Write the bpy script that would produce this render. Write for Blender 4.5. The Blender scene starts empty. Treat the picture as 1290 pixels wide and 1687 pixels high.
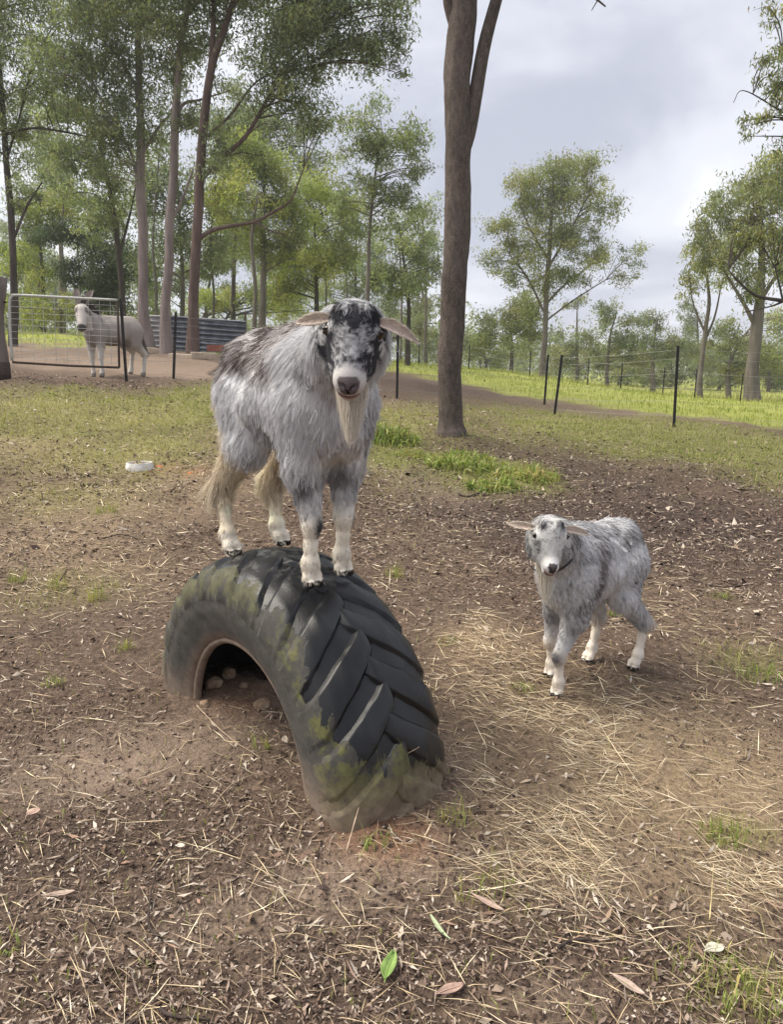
import bpy, math
import numpy as np
from mathutils import Matrix, Vector, kdtree

# ------------------------------------------------------------------ camera, sky, sun, exposure
scene = bpy.context.scene
COL = scene.collection
F_PX, CX, CY, CAM_H = 1204.0, 645.0, 843.5, 1.4
PITCH = math.atan(243 / 1204.0)
SP, CP = math.sin(PITCH), math.cos(PITCH)
cam_d = bpy.data.cameras.new('camera'); cam = bpy.data.objects.new('camera', cam_d); COL.objects.link(cam)
cam_d.sensor_fit = 'HORIZONTAL'; cam_d.sensor_width = 36; cam_d.lens = 36 * F_PX / 1290
cam_d.clip_start = 0.05; cam_d.clip_end = 2000
cam.location = (0, 0, CAM_H); cam.rotation_euler = (math.pi / 2 - PITCH, 0, 0)
scene.camera = cam

SUN_EL, SUN_AZ = math.radians(56), math.radians(-82)      # azimuth from +Y towards +X
sun_dir = Vector((math.sin(SUN_AZ) * math.cos(SUN_EL), math.cos(SUN_AZ) * math.cos(SUN_EL), math.sin(SUN_EL)))
sd = bpy.data.lights.new('sun', 'SUN'); sd.energy = 1.5; sd.angle = math.radians(48); sd.color = (1, .92, .79)
sun = bpy.data.objects.new('sun', sd); COL.objects.link(sun)
sun.rotation_euler = (-sun_dir).to_track_quat('-Z', 'Y').to_euler(); sun.location = (0, 0, 30)

world = bpy.data.worlds.new('World'); scene.world = world; world.use_nodes = True
def N(nt, typ, **kw):
    n = nt.nodes.new(typ)
    for k, v in kw.items():
        if k.startswith('i_'):
            key = k[2:]; key = int(key) if key.isdigit() else key.replace('_', ' ')
            n.inputs[key].default_value = v
        else: setattr(n, k, v)
    return n
def ramp(nt, stops, interp='LINEAR'):
    n = nt.nodes.new('ShaderNodeValToRGB'); cr = n.color_ramp; cr.interpolation = interp
    while len(cr.elements) < len(stops): cr.elements.new(.5)
    for e, (p, c) in zip(cr.elements, stops):
        e.position = p; e.color = (*c, 1) if len(c) == 3 else c
    return n
def mixc(nt, fac, a, b, blend='MIX'):
    n = nt.nodes.new('ShaderNodeMix'); n.data_type = 'RGBA'; n.blend_type = blend
    for sock, v in ((n.inputs[0], fac), (n.inputs[6], a), (n.inputs[7], b)):
        if hasattr(v, 'is_output'): nt.links.new(v, sock)
        elif isinstance(v, (int, float)): sock.default_value = v
        else: sock.default_value = (*v, 1)
    return n.outputs[2]
def math_(nt, op, a, b=None, c=None, clamp=False):
    n = nt.nodes.new('ShaderNodeMath'); n.operation = op; n.use_clamp = clamp
    for i, v in enumerate((a, b, c)):
        if v is None: continue
        if hasattr(v, 'is_output'): nt.links.new(v, n.inputs[i])
        else: n.inputs[i].default_value = v
    return n.outputs[0]
wt = world.node_tree; wt.nodes.clear(); L = wt.links.new
sky = N(wt, 'ShaderNodeTexSky', sky_type='NISHITA', sun_disc=False, sun_elevation=SUN_EL, sun_rotation=SUN_AZ)
geo = N(wt, 'ShaderNodeTexCoord')
sep = N(wt, 'ShaderNodeSeparateXYZ'); L(geo.outputs['Generated'], sep.inputs[0])
zz = math_(wt, 'ADD', math_(wt, 'MAXIMUM', sep.outputs[2], 0.0), .32)
com = N(wt, 'ShaderNodeCombineXYZ')
L(math_(wt, 'DIVIDE', sep.outputs[0], zz), com.inputs[0]); L(math_(wt, 'DIVIDE', sep.outputs[1], zz), com.inputs[1])
cn = N(wt, 'ShaderNodeTexNoise', noise_dimensions='3D', i_Scale=1.15, i_Detail=6.0, i_Roughness=.5, i_Distortion=.35)
mp = N(wt, 'ShaderNodeMapping'); mp.inputs['Location'].default_value = (0.9, -2.5, 4.0)
L(com.outputs[0], mp.inputs[0]); L(mp.outputs[0], cn.inputs['Vector'])
# thin cloud deck brightened towards the veiled sun
dt = N(wt, 'ShaderNodeVectorMath', operation='DOT_PRODUCT'); L(geo.outputs['Generated'], dt.inputs[0]); dt.inputs[1].default_value = sun_dir
glow = math_(wt, 'POWER', math_(wt, 'MAXIMUM', dt.outputs['Value'], 0.0), 2.6)
cf = math_(wt, 'ADD', math_(wt, 'MULTIPLY', cn.outputs['Fac'], 1.25), math_(wt, 'MULTIPLY', glow, .42))
cr = ramp(wt, [(.50, (3.1, 3.22, 3.8)), (.72, (4.95, 5.05, 5.45)), (.90, (6.8, 6.9, 7.2)), (1.0, (8.6, 8.6, 8.5))], 'EASE')
L(cf, cr.inputs[0])
mixsky = mixc(wt, .93, sky.outputs[0], cr.outputs[0])
bg = N(wt, 'ShaderNodeBackground', i_Strength=.050); L(mixsky, bg.inputs[0])
wo = N(wt, 'ShaderNodeOutputWorld'); L(bg.outputs[0], wo.inputs[0])

scene.view_settings.view_transform = 'Standard'; scene.view_settings.look = 'None'
scene.view_settings.exposure = 1.92; scene.view_settings.gamma = 1.0; scene.view_settings.use_curve_mapping = False
scene.render.engine = 'CYCLES'; scene.cycles.use_denoising = True
scene.cycles.max_bounces = 6; scene.cycles.diffuse_bounces = 3; scene.cycles.transparent_max_bounces = 6
scene.cycles.transmission_bounces = 3; scene.cycles.glossy_bounces = 2; scene.cycles.caustics_reflective = False

# ------------------------------------------------------------------ helpers
SKIP = ''
rng = np.random.default_rng(7)
def px_ray(px, py):
    a = (px - CX) / F_PX; b = (CY - py) / F_PX
    return np.array([a, CP + b * SP, -SP + b * CP])
def aty(px, py, y):
    r = px_ray(px, py); return np.array([0, 0, CAM_H]) + r * (y / r[1])
def unit(v): v = np.asarray(v, float); return v / np.linalg.norm(v)

def _hash(ix, iy, iz, seed):
    h = (ix * 374761393 + iy * 668265263 + iz * 2147483647 + seed * 1274126177) & 0xFFFFFFFF
    h = ((h ^ (h >> 13)) * 1274126177) & 0xFFFFFFFF
    h = ((h ^ (h >> 16)) * 2246822519) & 0xFFFFFFFF
    return ((h ^ (h >> 15)) & 0xFFFFFF) / float(0xFFFFFF)
def vnoise(P, seed=0):
    P = np.asarray(P, float); i = np.floor(P).astype(np.int64); f = P - i; f = f * f * (3 - 2 * f)
    r = 0
    for dx in (0, 1):
        for dy in (0, 1):
            for dz in (0, 1):
                w = (f[:, 0] if dx else 1 - f[:, 0]) * (f[:, 1] if dy else 1 - f[:, 1]) * (f[:, 2] if dz else 1 - f[:, 2])
                r = r + w * _hash(i[:, 0] + dx, i[:, 1] + dy, i[:, 2] + dz, seed)
    return r
def fbm(P, oct=4, seed=0):
    P = np.asarray(P, float); s = 0; a = .5; t = 0
    for o in range(oct):
        s = s + a * vnoise(P * 2 ** o + 17.3 * o, seed + o); t += a; a *= .5
    return s / t
def smooth(x, a, b):
    t = np.clip((x - a) / (b - a), 0, 1); return t * t * (3 - 2 * t)

def mesh_np(name, V, faces, mat=None, parent=None, attrs=None, smooth_shade=False, mats=None):
    """faces: list of int arrays (M,k), any k"""
    V = np.asarray(V, np.float32)
    if isinstance(faces, np.ndarray): faces = [faces]
    faces = [np.asarray(f, np.int32) for f in faces if len(f)]
    me = bpy.data.meshes.new(name)
    me.vertices.add(len(V)); me.vertices.foreach_set('co', V.ravel())
    loops = np.concatenate([f.ravel() for f in faces]); tot = np.concatenate([np.full(len(f), f.shape[1], np.int32) for f in faces])
    start = np.concatenate([[0], np.cumsum(tot)[:-1]]).astype(np.int32)
    me.loops.add(len(loops)); me.loops.foreach_set('vertex_index', loops)
    me.polygons.add(len(tot)); me.polygons.foreach_set('loop_start', start)
    me.update(calc_edges=True)
    me.polygons.foreach_set('use_smooth', np.full(len(tot), bool(smooth_shade)))
    for k, v in (attrs or {}).items():
        v = np.asarray(v, np.float32)
        if v.ndim == 1:
            a = me.attributes.new(k, 'FLOAT', 'POINT'); a.data.foreach_set('value', v)
        else:
            if v.shape[1] == 3: v = np.concatenate([v, np.ones((len(v), 1), np.float32)], 1)
            a = me.attributes.new(k, 'FLOAT_COLOR', 'POINT'); a.data.foreach_set('color', v.ravel())
    if mat is not None: me.materials.append(mat)
    o = bpy.data.objects.new(name, me); COL.objects.link(o)
    if parent is not None: o.parent = parent
    return o
def empty(name, loc, rz=0.0):
    o = bpy.data.objects.new(name, None); COL.objects.link(o); o.location = loc; o.rotation_euler = (0, 0, rz); o.empty_display_size = .1
    return o
def tag(o, label=None, cat=None, group=None, kind=None):
    if label: o['label'] = label
    if cat: o['category'] = cat
    if group: o['group'] = group
    if kind: o['kind'] = kind
    return o

class MB:
    """collects vertices and faces of several shapes into one mesh"""
    def __init__(s): s.V = []; s.F = {3: [], 4: []}; s.n = 0; s.A = {}
    def add(s, V, F, **attrs):
        V = np.asarray(V, float)
        for f in (F if isinstance(F, list) else [F]):
            f = np.asarray(f)
            if len(f): s.F[f.shape[1]].append(f + s.n)
        for k, v in attrs.items(): s.A.setdefault(k, []).append(v)
        s.V.append(V); s.n += len(V); return s
    def tube(s, P, R, n=8, cap=True):
        P = np.asarray(P, float); R = np.broadcast_to(np.asarray(R, float), (len(P),)); m = len(P)
        T = np.gradient(P, axis=0); T /= np.linalg.norm(T, axis=1)[:, None] + 1e-12
        up = np.array([0, 0, 1.0]) if abs(T[0, 2]) < .9 else np.array([1.0, 0, 0])
        a = np.cross(T[0], up); a /= np.linalg.norm(a); rows = []
        for i in range(m):
            a = a - T[i] * (a @ T[i]); a /= np.linalg.norm(a) + 1e-12; b = np.cross(T[i], a)
            th = np.arange(n) * 2 * math.pi / n
            rows.append(P[i] + R[i] * (np.cos(th)[:, None] * a + np.sin(th)[:, None] * b))
        V = np.concatenate(rows); i = np.arange(m - 1)[:, None] * n; j = np.arange(n)[None]
        k = (j + 1) % n
        F = np.stack([i + j, i + k, i + n + k, i + n + j], -1).reshape(-1, 4)
        fs = [F]
        if cap:
            c0 = len(V); V = np.concatenate([V, P[:1], P[-1:]]); jj = np.arange(n); kk = (jj + 1) % n
            fs += [np.stack([kk, jj, np.full(n, c0)], 1), np.stack([(m - 1) * n + jj, (m - 1) * n + kk, np.full(n, c0 + 1)], 1)]
        return s.add(V, fs)
    def box(s, c, h, R=None):
        q = np.array([[x, y, z] for x in (-1, 1) for y in (-1, 1) for z in (-1, 1)], float) * np.asarray(h)
        if R is not None: q = q @ np.asarray(R).T
        return s.add(q + np.asarray(c), np.array([[0, 1, 3, 2], [4, 6, 7, 5], [0, 4, 5, 1], [2, 3, 7, 6], [0, 2, 6, 4], [1, 5, 7, 3]]))
    def build(s, name, mat, parent=None, smooth_shade=False):
        V = np.concatenate(s.V); fs = [np.concatenate(s.F[k]) for k in (3, 4) if s.F[k]]
        return mesh_np(name, V, fs, mat, parent, {k: np.concatenate(v) for k, v in s.A.items()}, smooth_shade)

def bez(pts, n=24):
    """Catmull-Rom through pts (rows may carry a radius in a 4th column)"""
    P = np.asarray(pts, float); P = np.concatenate([2 * P[:1] - P[1:2], P, 2 * P[-1:] - P[-2:-1]]); out = []
    m = len(P) - 3; k = max(2, n // m)
    for i in range(m):
        t = np.linspace(0, 1, k, endpoint=False)[:, None]; a, b, c, d = P[i:i + 4]
        out.append(.5 * (2 * b + (c - a) * t + (2 * a - 5 * b + 4 * c - d) * t ** 2 + (3 * b - a - 3 * c + d) * t ** 3))
    out.append(P[-2][None]); return np.concatenate(out)

# ------------------------------------------------------------------ materials
def new_mat(name):
    m = bpy.data.materials.new(name); m.use_nodes = True; nt = m.node_tree; nt.nodes.clear()
    out = nt.nodes.new('ShaderNodeOutputMaterial'); return m, nt, out
def principled(nt, out, base=None, rough=.8, spec=.3, **kw):
    b = nt.nodes.new('ShaderNodeBsdfPrincipled')
    if base is not None:
        if hasattr(base, 'is_output'): nt.links.new(base, b.inputs['Base Color'])
        else: b.inputs['Base Color'].default_value = (*base, 1)
    if hasattr(rough, 'is_output'): nt.links.new(rough, b.inputs['Roughness'])
    else: b.inputs['Roughness'].default_value = rough
    b.inputs['Specular IOR Level'].default_value = spec
    for k, v in kw.items(): b.inputs[k.replace('_', ' ')].default_value = v
    nt.links.new(b.outputs[0], out.inputs[0]); return b
def noise(nt, scale, detail=4, rough=.55, vec=None, dist=0.0):
    n = N(nt, 'ShaderNodeTexNoise', i_Scale=scale, i_Detail=detail, i_Roughness=rough, i_Distortion=dist)
    if vec is not None: nt.links.new(vec, n.inputs['Vector'])
    return n.outputs['Fac']
def bump(nt, bsdf, h, strength=.4, dist=.02):
    b = N(nt, 'ShaderNodeBump', i_Strength=strength, i_Distance=dist); nt.links.new(h, b.inputs['Height'])
    nt.links.new(b.outputs[0], bsdf.inputs['Normal'])
def attr(nt, name, out='Color'):
    n = nt.nodes.new('ShaderNodeAttribute'); n.attribute_name = name; return n.outputs[out]
def coords(nt, which='Object', scale=None, obj=None):
    t = nt.nodes.new('ShaderNodeTexCoord')
    if obj is not None: t.object = obj
    v = t.outputs[which]
    if scale is not None:
        m = nt.nodes.new('ShaderNodeMapping'); m.inputs['Scale'].default_value = scale; nt.links.new(v, m.inputs[0]); v = m.outputs[0]
    return v

def mat_vcol(name, rough=.8, spec=.2, transl=0.0, bumpscale=None):
    m, nt, out = new_mat(name); c = attr(nt, 'col')
    b = principled(nt, out, c, rough, spec)
    if bumpscale: bump(nt, b, noise(nt, bumpscale, 3, .6, coords(nt)), .5, .004)
    if transl:
        t = N(nt, 'ShaderNodeBsdfTranslucent'); nt.links.new(mixc(nt, 1.0, c, (1.25, 1.3, .75), 'MULTIPLY'), t.inputs[0])
        mx = N(nt, 'ShaderNodeMixShader', i_0=transl); nt.links.new(b.outputs[0], mx.inputs[1]); nt.links.new(t.outputs[0], mx.inputs[2])
        nt.links.new(mx.outputs[0], out.inputs[0])
    return m
M = {}
M['leaf'] = mat_vcol('gum_leaf', .5, .4, .45)
M['grass'] = mat_vcol('grass_blade', .6, .25, .3)
M['litter'] = mat_vcol('litter', .85, .15)
M['fur_skin'] = mat_vcol('fur_skin', .8, .15, bumpscale=220)
def mat_fur():
    m, nt, out = new_mat('fur'); c = attr(nt, 'col')
    b = principled(nt, out, c, .55, .25); return m
M['fur'] = mat_fur()
def mat_bark(name, dark, light, fleck=None, zs=.18, scale=9, streak=.5):
    m, nt, out = new_mat(name); v = coords(nt, 'Object', (1, 1, zs))
    n1 = noise(nt, scale, 6, .65, v); n2 = noise(nt, scale * 4, 4, .6, v); n3 = noise(nt, 1.3, 3, .5, coords(nt, 'Object', (1, 1, .6)))
    c = ramp(nt, [(.33, dark), (.68, light)]); nt.links.new(math_(nt, 'ADD', math_(nt, 'MULTIPLY', n1, .6), math_(nt, 'MULTIPLY', n3, .4)), c.inputs[0])
    col = mixc(nt, math_(nt, 'MULTIPLY', smoothn(nt, n2, .55, .75), streak), c.outputs[0], fleck or dark)
    b = principled(nt, out, col, .9, .15); bump(nt, b, math_(nt, 'ADD', n1, math_(nt, 'MULTIPLY', n2, .5)), .6, .03); return m
def smoothn(nt, v, a, b):
    n = nt.nodes.new('ShaderNodeMapRange'); n.interpolation_type = 'SMOOTHSTEP'
    n.inputs['From Min'].default_value = a; n.inputs['From Max'].default_value = b
    nt.links.new(v, n.inputs[0]); return n.outputs[0]
M['bark_pale'] = mat_bark('bark_pale', (.13, .105, .10), (.36, .30, .28))
M['bark_red'] = mat_bark('bark_red', (.060, .042, .037), (.19, .135, .118))
M['bark_dark'] = mat_bark('bark_dark', (.035, .03, .026), (.12, .10, .085))
M['bark_far'] = mat_bark('bark_far', (.09, .08, .07), (.22, .19, .17))
def plain(name, col, rough=.6, spec=.3, metal=0.0, nz=0.0, scale=30, col2=None):
    m, nt, out = new_mat(name)
    if nz:
        n1 = noise(nt, scale, 5, .6, coords(nt)); c = ramp(nt, [(.35, col), (.7, col2 or tuple(x * (1 + nz) for x in col))]); nt.links.new(n1, c.inputs[0])
        b = principled(nt, out, c.outputs[0], rough, spec, Metallic=metal); bump(nt, b, n1, .3, .004)
    else: b = principled(nt, out, col, rough, spec, Metallic=metal)
    return m
M['steel_black'] = plain('weathered_black_steel', (.018, .016, .016), .7, .3, 0, .8, 40)
M['galv'] = plain('galvanised_steel', (.42, .42, .40), .5, .5, .3, .4, 25)
M['rust'] = plain('dark_rusty_steel', (.045, .032, .026), .8, .2, 0, 1.0, 30)
M['wire'] = plain('wire', (.28, .27, .25), .5, .4, .4)
M['eye'] = plain('eye', (.030, .017, .008), .06, .6); M['pupil'] = plain('pupil', (.004, .004, .004), .05, .6)
M['collar'] = plain('collar', (.03, .028, .03), .6, .3)
M['stone'] = plain('stone', (.20, .13, .085), .9, .15, 0, .9, 14, (.42, .32, .23))
M['wood_post'] = mat_bark('wood_post', (.11, .09, .08), (.28, .24, .22), zs=.08, scale=14)

# ------------------------------------------------------------------ terrain
_ctl = [(1110, 700, 13), (918, 687, 15), (655, 656, 15), (287, 628, 14.2), (208, 633, 12.5), (5, 622, 12), (740, 718, 10), (165, 624, 14),
        (315, 588, 19), (272, 584, 20), (240, 580, 21), (350, 584, 23), (700, 618, 24), (893, 622, 42), (1050, 652, 45), (1238, 662, 34),
        (1155, 657, 36), (80, 566, 25), (80, 549, 32), (250, 560, 32), (230, 772, 7.6), (100, 900, 5.15), (800, 792, 8.0), (1250, 830, 7.0), (1200, 730, 11.5), (450, 700, 9.2), (20, 690, 8.7)]
_pts = [aty(*c) for c in _ctl]
_pts += [np.array([x, y, 0.0]) for y in (-6, .4, 1.6, 2.8, 4.0) for x in (-5, -2, 0, 2, 5)]
_pts += [np.array(p, float) for p in ((-60, 60, 2.6), (0, 75, .9), (60, 60, -.9), (-120, 200, 3), (120, 200, -1), (0, 200, .8), (0, -40, -.4), (-60, 0, .5), (60, 0, -.6), (-25, 30, 2.0))]
_pts = np.array(_pts)
def _phi(r): return np.where(r > 1e-9, r * r * np.log(np.maximum(r, 1e-9)), 0)
def _warp(xy): # compress far distances so that the far points do not stiffen the near ones
    r = np.linalg.norm(xy, axis=1)[:, None] + 1e-9; return xy / r * np.log1p(r / 6) * 6
_wp = _warp(_pts[:, :2]); _tpn = len(_pts)
_A = np.zeros((_tpn + 3, _tpn + 3)); _A[:_tpn, :_tpn] = _phi(np.linalg.norm(_wp[:, None] - _wp[None], axis=2)) + np.eye(_tpn) * .4
_A[:_tpn, _tpn] = 1; _A[:_tpn, _tpn + 1:] = _wp; _A[_tpn, :_tpn] = 1; _A[_tpn + 1:, :_tpn] = _wp.T
_tps = np.linalg.solve(_A, np.concatenate([_pts[:, 2], [0, 0, 0]]))
def terrain0(xy):
    xy = np.asarray(xy, float).reshape(-1, 2); q = _warp(xy); out = np.empty(len(q))
    for i in range(0, len(q), 40000):
        s = q[i:i + 40000]; out[i:i + 40000] = _phi(np.linalg.norm(s[:, None] - _wp[None], axis=2)) @ _tps[:_tpn] + _tps[_tpn] + s @ _tps[_tpn + 1:]
    return np.clip(out, -3, 4)
TY_C = np.array([-.425, 2.61, 0.0]); TY_U = unit([.64, -.77, 0]); TY_A = np.array([-TY_U[1], TY_U[0], 0.0])  # TY_A: away from the seen sidewall
def relief(xy):
    r = np.linalg.norm(xy, axis=1); P = np.concatenate([xy, np.zeros((len(xy), 1))], 1)
    a = (fbm(P * 1.7, 4, 3) - .5) * .07 * np.clip(r / 3, .5, 3) * (r < 120)
    near = 1 - smooth(r, 7, 14)
    b = ((fbm(P * 14, 3, 11) - .5) * .022 + (fbm(P * 42, 2, 23) - .5) * .014) * near
    # soil heaped against the feet of the buried tyre
    for sgn in (1, -1):
        c = TY_C[:2] + TY_U[:2] * sgn * .55; d = xy - c; e = np.hypot(d @ TY_U[:2] / .34, d @ TY_A[:2] / .40)
        b = b + .045 * np.exp(-e ** 2 * 1.2)
    return a * smooth(r, .2, 2) + b
def terrain(xy):
    xy = np.asarray(xy, float).reshape(-1, 2); return terrain0(xy) + relief(xy)
def ground_hit(px, py):
    r = px_ray(px, py); t = np.geomspace(.8, 150, 1500); P = np.array([0, 0, CAM_H]) + r * t[:, None]
    below = np.nonzero(P[:, 2] < terrain0(P[:, :2]))[0]
    return P[below[0]] if len(below) else P[-1]
def on_ground(px, py, dz=0.0):
    p = ground_hit(px, py); return np.array([p[0], p[1], terrain(p[None, :2])[0] + dz])

# zones of the ground (patches of real growth and bare soil), centres given as seen, stored as world ellipses
ZB = {
 'grass': [(90, 655, 130, 18, 1.1), (60, 690, 100, 22, 1.1), (270, 690, 90, 34, 1.1), (150, 720, 150, 26, .45), (320, 660, 60, 22, .9), (640, 715, 40, 40, 1.5), (690, 690, 60, 25, .8), (800, 785, 75, 22, 1.3),
           (860, 785, 40, 18, 1.2), (740, 762, 30, 16, 1.1), (900, 695, 130, 22, 1.0), (1080, 712, 120, 22, 1.2), (1230, 735, 130, 34, 1.1), (850, 728, 70, 10, .35), (1100, 748, 120, 10, .4), (1270, 780, 50, 16, .4), (1265, 1650, 70, 60, .4),
           (1260, 1090, 60, 30, .5), (60, 820, 60, 25, .35), (100, 970, 70, 30, .35), (170, 820, 60, 30, .45), (250, 760, 90, 25, .6), (60, 760, 80, 25, .5), (1270, 800, 50, 20, .3), (1220, 1370, 40, 20, .5), (350, 640, 60, 10, .6)],
 'straw': [(1180, 1260, 150, 110, .9), (1000, 1180, 150, 60, .5), (830, 1090, 90, 60, .5), (800, 1050, 60, 30, .5), (1050, 1380, 170, 90, .6), (880, 1330, 110, 80, .55), (1240, 1500, 90, 120, .5), (150, 690, 70, 16, 1.5), (215, 685, 50, 16, 1.2), (30, 665, 60, 12, .9),
           (60, 735, 130, 24, 1.2), (250, 730, 70, 18, .6), (650, 680, 60, 20, .6), (120, 800, 160, 60, .5), (280, 840, 110, 70, .45), (50, 880, 90, 60, .5), (150, 940, 110, 50, .35), (1150, 1000, 120, 50, .3), (700, 900, 80, 60, .3)],
 'bare': [(250, 1240, 130, 45, .9), (450, 1490, 130, 70, .6), (640, 1420, 90, 60, .9), (740, 1270, 50, 60, .6), (960, 1450, 90, 60, .5), (930, 1640, 80, 50, .7), (700, 790, 60, 18, .9), (780, 825, 60, 16, .8), (640, 765, 50, 14, .9), (90, 1290, 110, 40, .5),
          (280, 1550, 90, 40, .4), (860, 650, 120, 9, .45), (700, 632, 60, 12, .45), (980, 668, 120, 12, .4), (80, 1480, 80, 40, .3), (400, 1170, 60, 40, .5), (1180, 690, 90, 7, .4), (210, 600, 200, 14, 1.2), (160, 575, 160, 8, 1.0), (340, 605, 80, 16, 1.0)],
 'ochre': [(270, 772, 25, 7, .9), (325, 783, 18, 6, .8), (640, 1385, 60, 35, .8), (400, 1160, 45, 22, .4)],
 'dark': [(900, 790, 260, 24, .7), (850, 870, 220, 40, .6), (1200, 870, 140, 40, .6), (860, 655, 150, 12, .5), (700, 636, 70, 12, .5), (1000, 850, 200, 35, .8), (1150, 950, 150, 50, .6), (760, 740, 110, 16, .7), (150, 1400, 200, 70, .5), (600, 1600, 220, 90, .4), (300, 880, 90, 40, .2), (1050, 1560, 150, 60, .4), (760, 920, 140, 60, .35), (500, 1150, 60, 60, .5)],
}
ZW = {}
for k, bl in ZB.items():
    ZW[k] = []
    for (px, py, rx, ry, w) in bl:
        c = ground_hit(px, py); a = ground_hit(px, py - ry * .8); b = ground_hit(px, py + ry); d = np.linalg.norm(c - [0, 0, CAM_H])
        ZW[k].append((c[0], c[1], rx * d / F_PX, max(abs(a[1] - b[1]) / 2, .05), w))
def zone(k, xy):
    xy = np.asarray(xy, float); s = np.zeros(len(xy))
    for (x, y, rx, ry, w) in ZW[k]:
        e = ((xy[:, 0] - x) / rx) ** 2 + ((xy[:, 1] - y) / ry) ** 2; m = e < 12
        s[m] += w * np.exp(-.5 * e[m] ** 1.3)
    P = np.concatenate([xy, np.zeros((len(xy), 1))], 1)
    return np.clip(s * (.45 + 1.1 * fbm(P * 2.3, 3, 41 + len(k))), 0, 1.3)
# the mown paddock beyond the fence line
_fl = np.array([ground_hit(*p)[:2] for p in ((-200, 568), (20, 568), (140, 574), (210, 572), (400, 592), (640, 612), (760, 634), (850, 655), (960, 668), (1060, 685), (1180, 694), (1290, 703), (1500, 715))])
def meadow(xy):
    ang = np.arctan2(xy[:, 0], np.maximum(xy[:, 1], .01)); fa = np.arctan2(_fl[:, 0], _fl[:, 1]); fr = np.hypot(_fl[:, 0], _fl[:, 1]); o = np.argsort(fa)
    lim = np.interp(ang, fa[o], fr[o]); r = np.hypot(xy[:, 0], xy[:, 1])
    P = np.concatenate([xy, np.zeros((len(xy), 1))], 1)
    return smooth(r + (fbm(P * .8, 3, 5) - .5) * lim * .22, lim * .96, lim * 1.12) * (xy[:, 1] > 0)

_ang = np.radians(np.concatenate([np.linspace(-180, -46, 28)[:-1], np.linspace(-46, 46, 290)[:-1], np.linspace(46, 180, 28)[:-1]]))
_rad = np.concatenate([[.02], np.geomspace(.35, 12, 330)[:-1], np.geomspace(12, 170, 130)])
_aa, _rr = np.meshgrid(_ang, _rad)
_xy = np.stack([np.sin(_aa) * _rr, np.cos(_aa) * _rr], -1).reshape(-1, 2)
_z = terrain(_xy)
_nr, _nc = len(_rad), len(_ang)
_i = np.arange(_nr - 1)[:, None] * _nc; _j = np.arange(_nc)[None]; _k = (_j + 1) % _nc
_F = np.stack([_i + _j, _i + _nc + _j, _i + _nc + _k, _i + _k], -1).reshape(-1, 4)[:, ::-1]
def mat_ground():
    m, nt, out = new_mat('paddock_soil'); v = coords(nt)
    nA = noise(nt, 2.2, 5, .6, v); nB = noise(nt, 26, 5, .7, v); nC = noise(nt, 90, 4, .65, v); nD = noise(nt, 8, 4, .6, v)
    soil = ramp(nt, [(.32, (.040, .027, .021)), (.52, (.128, .090, .066)), (.74, (.30, .222, .165))]); nt.links.new(math_(nt, 'ADD', math_(nt, 'MULTIPLY', nB, .6), math_(nt, 'MULTIPLY', nC, .4)), soil.inputs[0])
    pale = ramp(nt, [(.3, (.165, .120, .090)), (.7, (.33, .252, .195))]); nt.links.new(nC, pale.inputs[0])
    fb = math_(nt, 'MULTIPLY', attr(nt, 'bare', 'Fac'), math_(nt, 'ADD', .45, nD), clamp=True)
    c = mixc(nt, fb, soil.outputs[0], pale.outputs[0])
    dk = ramp(nt, [(.3, (.026, .018, .015)), (.75, (.125, .09, .074))]); nt.links.new(nB, dk.inputs[0])
    c = mixc(nt, math_(nt, 'MULTIPLY', attr(nt, 'dark', 'Fac'), .85, clamp=True), c, dk.outputs[0])
    oc = ramp(nt, [(.3, (.20, .085, .045)), (.75, (.38, .20, .12))]); nt.links.new(nB, oc.inputs[0])
    c = mixc(nt, math_(nt, 'MULTIPLY', attr(nt, 'ochre', 'Fac'), .8, clamp=True), c, oc.outputs[0])
    st = ramp(nt, [(.3, (.22, .155, .10)), (.75, (.48, .37, .235))]); nt.links.new(nC, st.inputs[0])
    c = mixc(nt, math_(nt, 'MULTIPLY', attr(nt, 'straw', 'Fac'), math_(nt, 'ADD', .1, nB), clamp=True), c, st.outputs[0])
    gr = ramp(nt, [(.3, (.14, .14, .05)), (.72, (.31, .295, .12))]); nt.links.new(nB, gr.inputs[0])
    c = mixc(nt, math_(nt, 'MULTIPLY', attr(nt, 'grass', 'Fac'), math_(nt, 'ADD', .15, nB), clamp=True), c, gr.outputs[0])
    md = ramp(nt, [(.35, (.21, .24, .055)), (.68, (.36, .37, .105))]); nt.links.new(math_(nt, 'ADD', math_(nt, 'MULTIPLY', nB, .5), math_(nt, 'MULTIPLY', nA, .5)), md.inputs[0])
    c = mixc(nt, attr(nt, 'meadow', 'Fac'), c, md.outputs[0])
    b = principled(nt, out, c, .9, .15)
    bump(nt, b, math_(nt, 'ADD', nB, math_(nt, 'MULTIPLY', nC, .6)), .9, .025); return m
M['ground'] = mat_ground()
ground = mesh_np('ground', np.concatenate([_xy, _z[:, None]], 1), _F, M['ground'], None,
                 {**{k: zone(k, _xy) for k in ZB}, 'meadow': meadow(_xy)}, True)
tag(ground, kind='structure')

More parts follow.
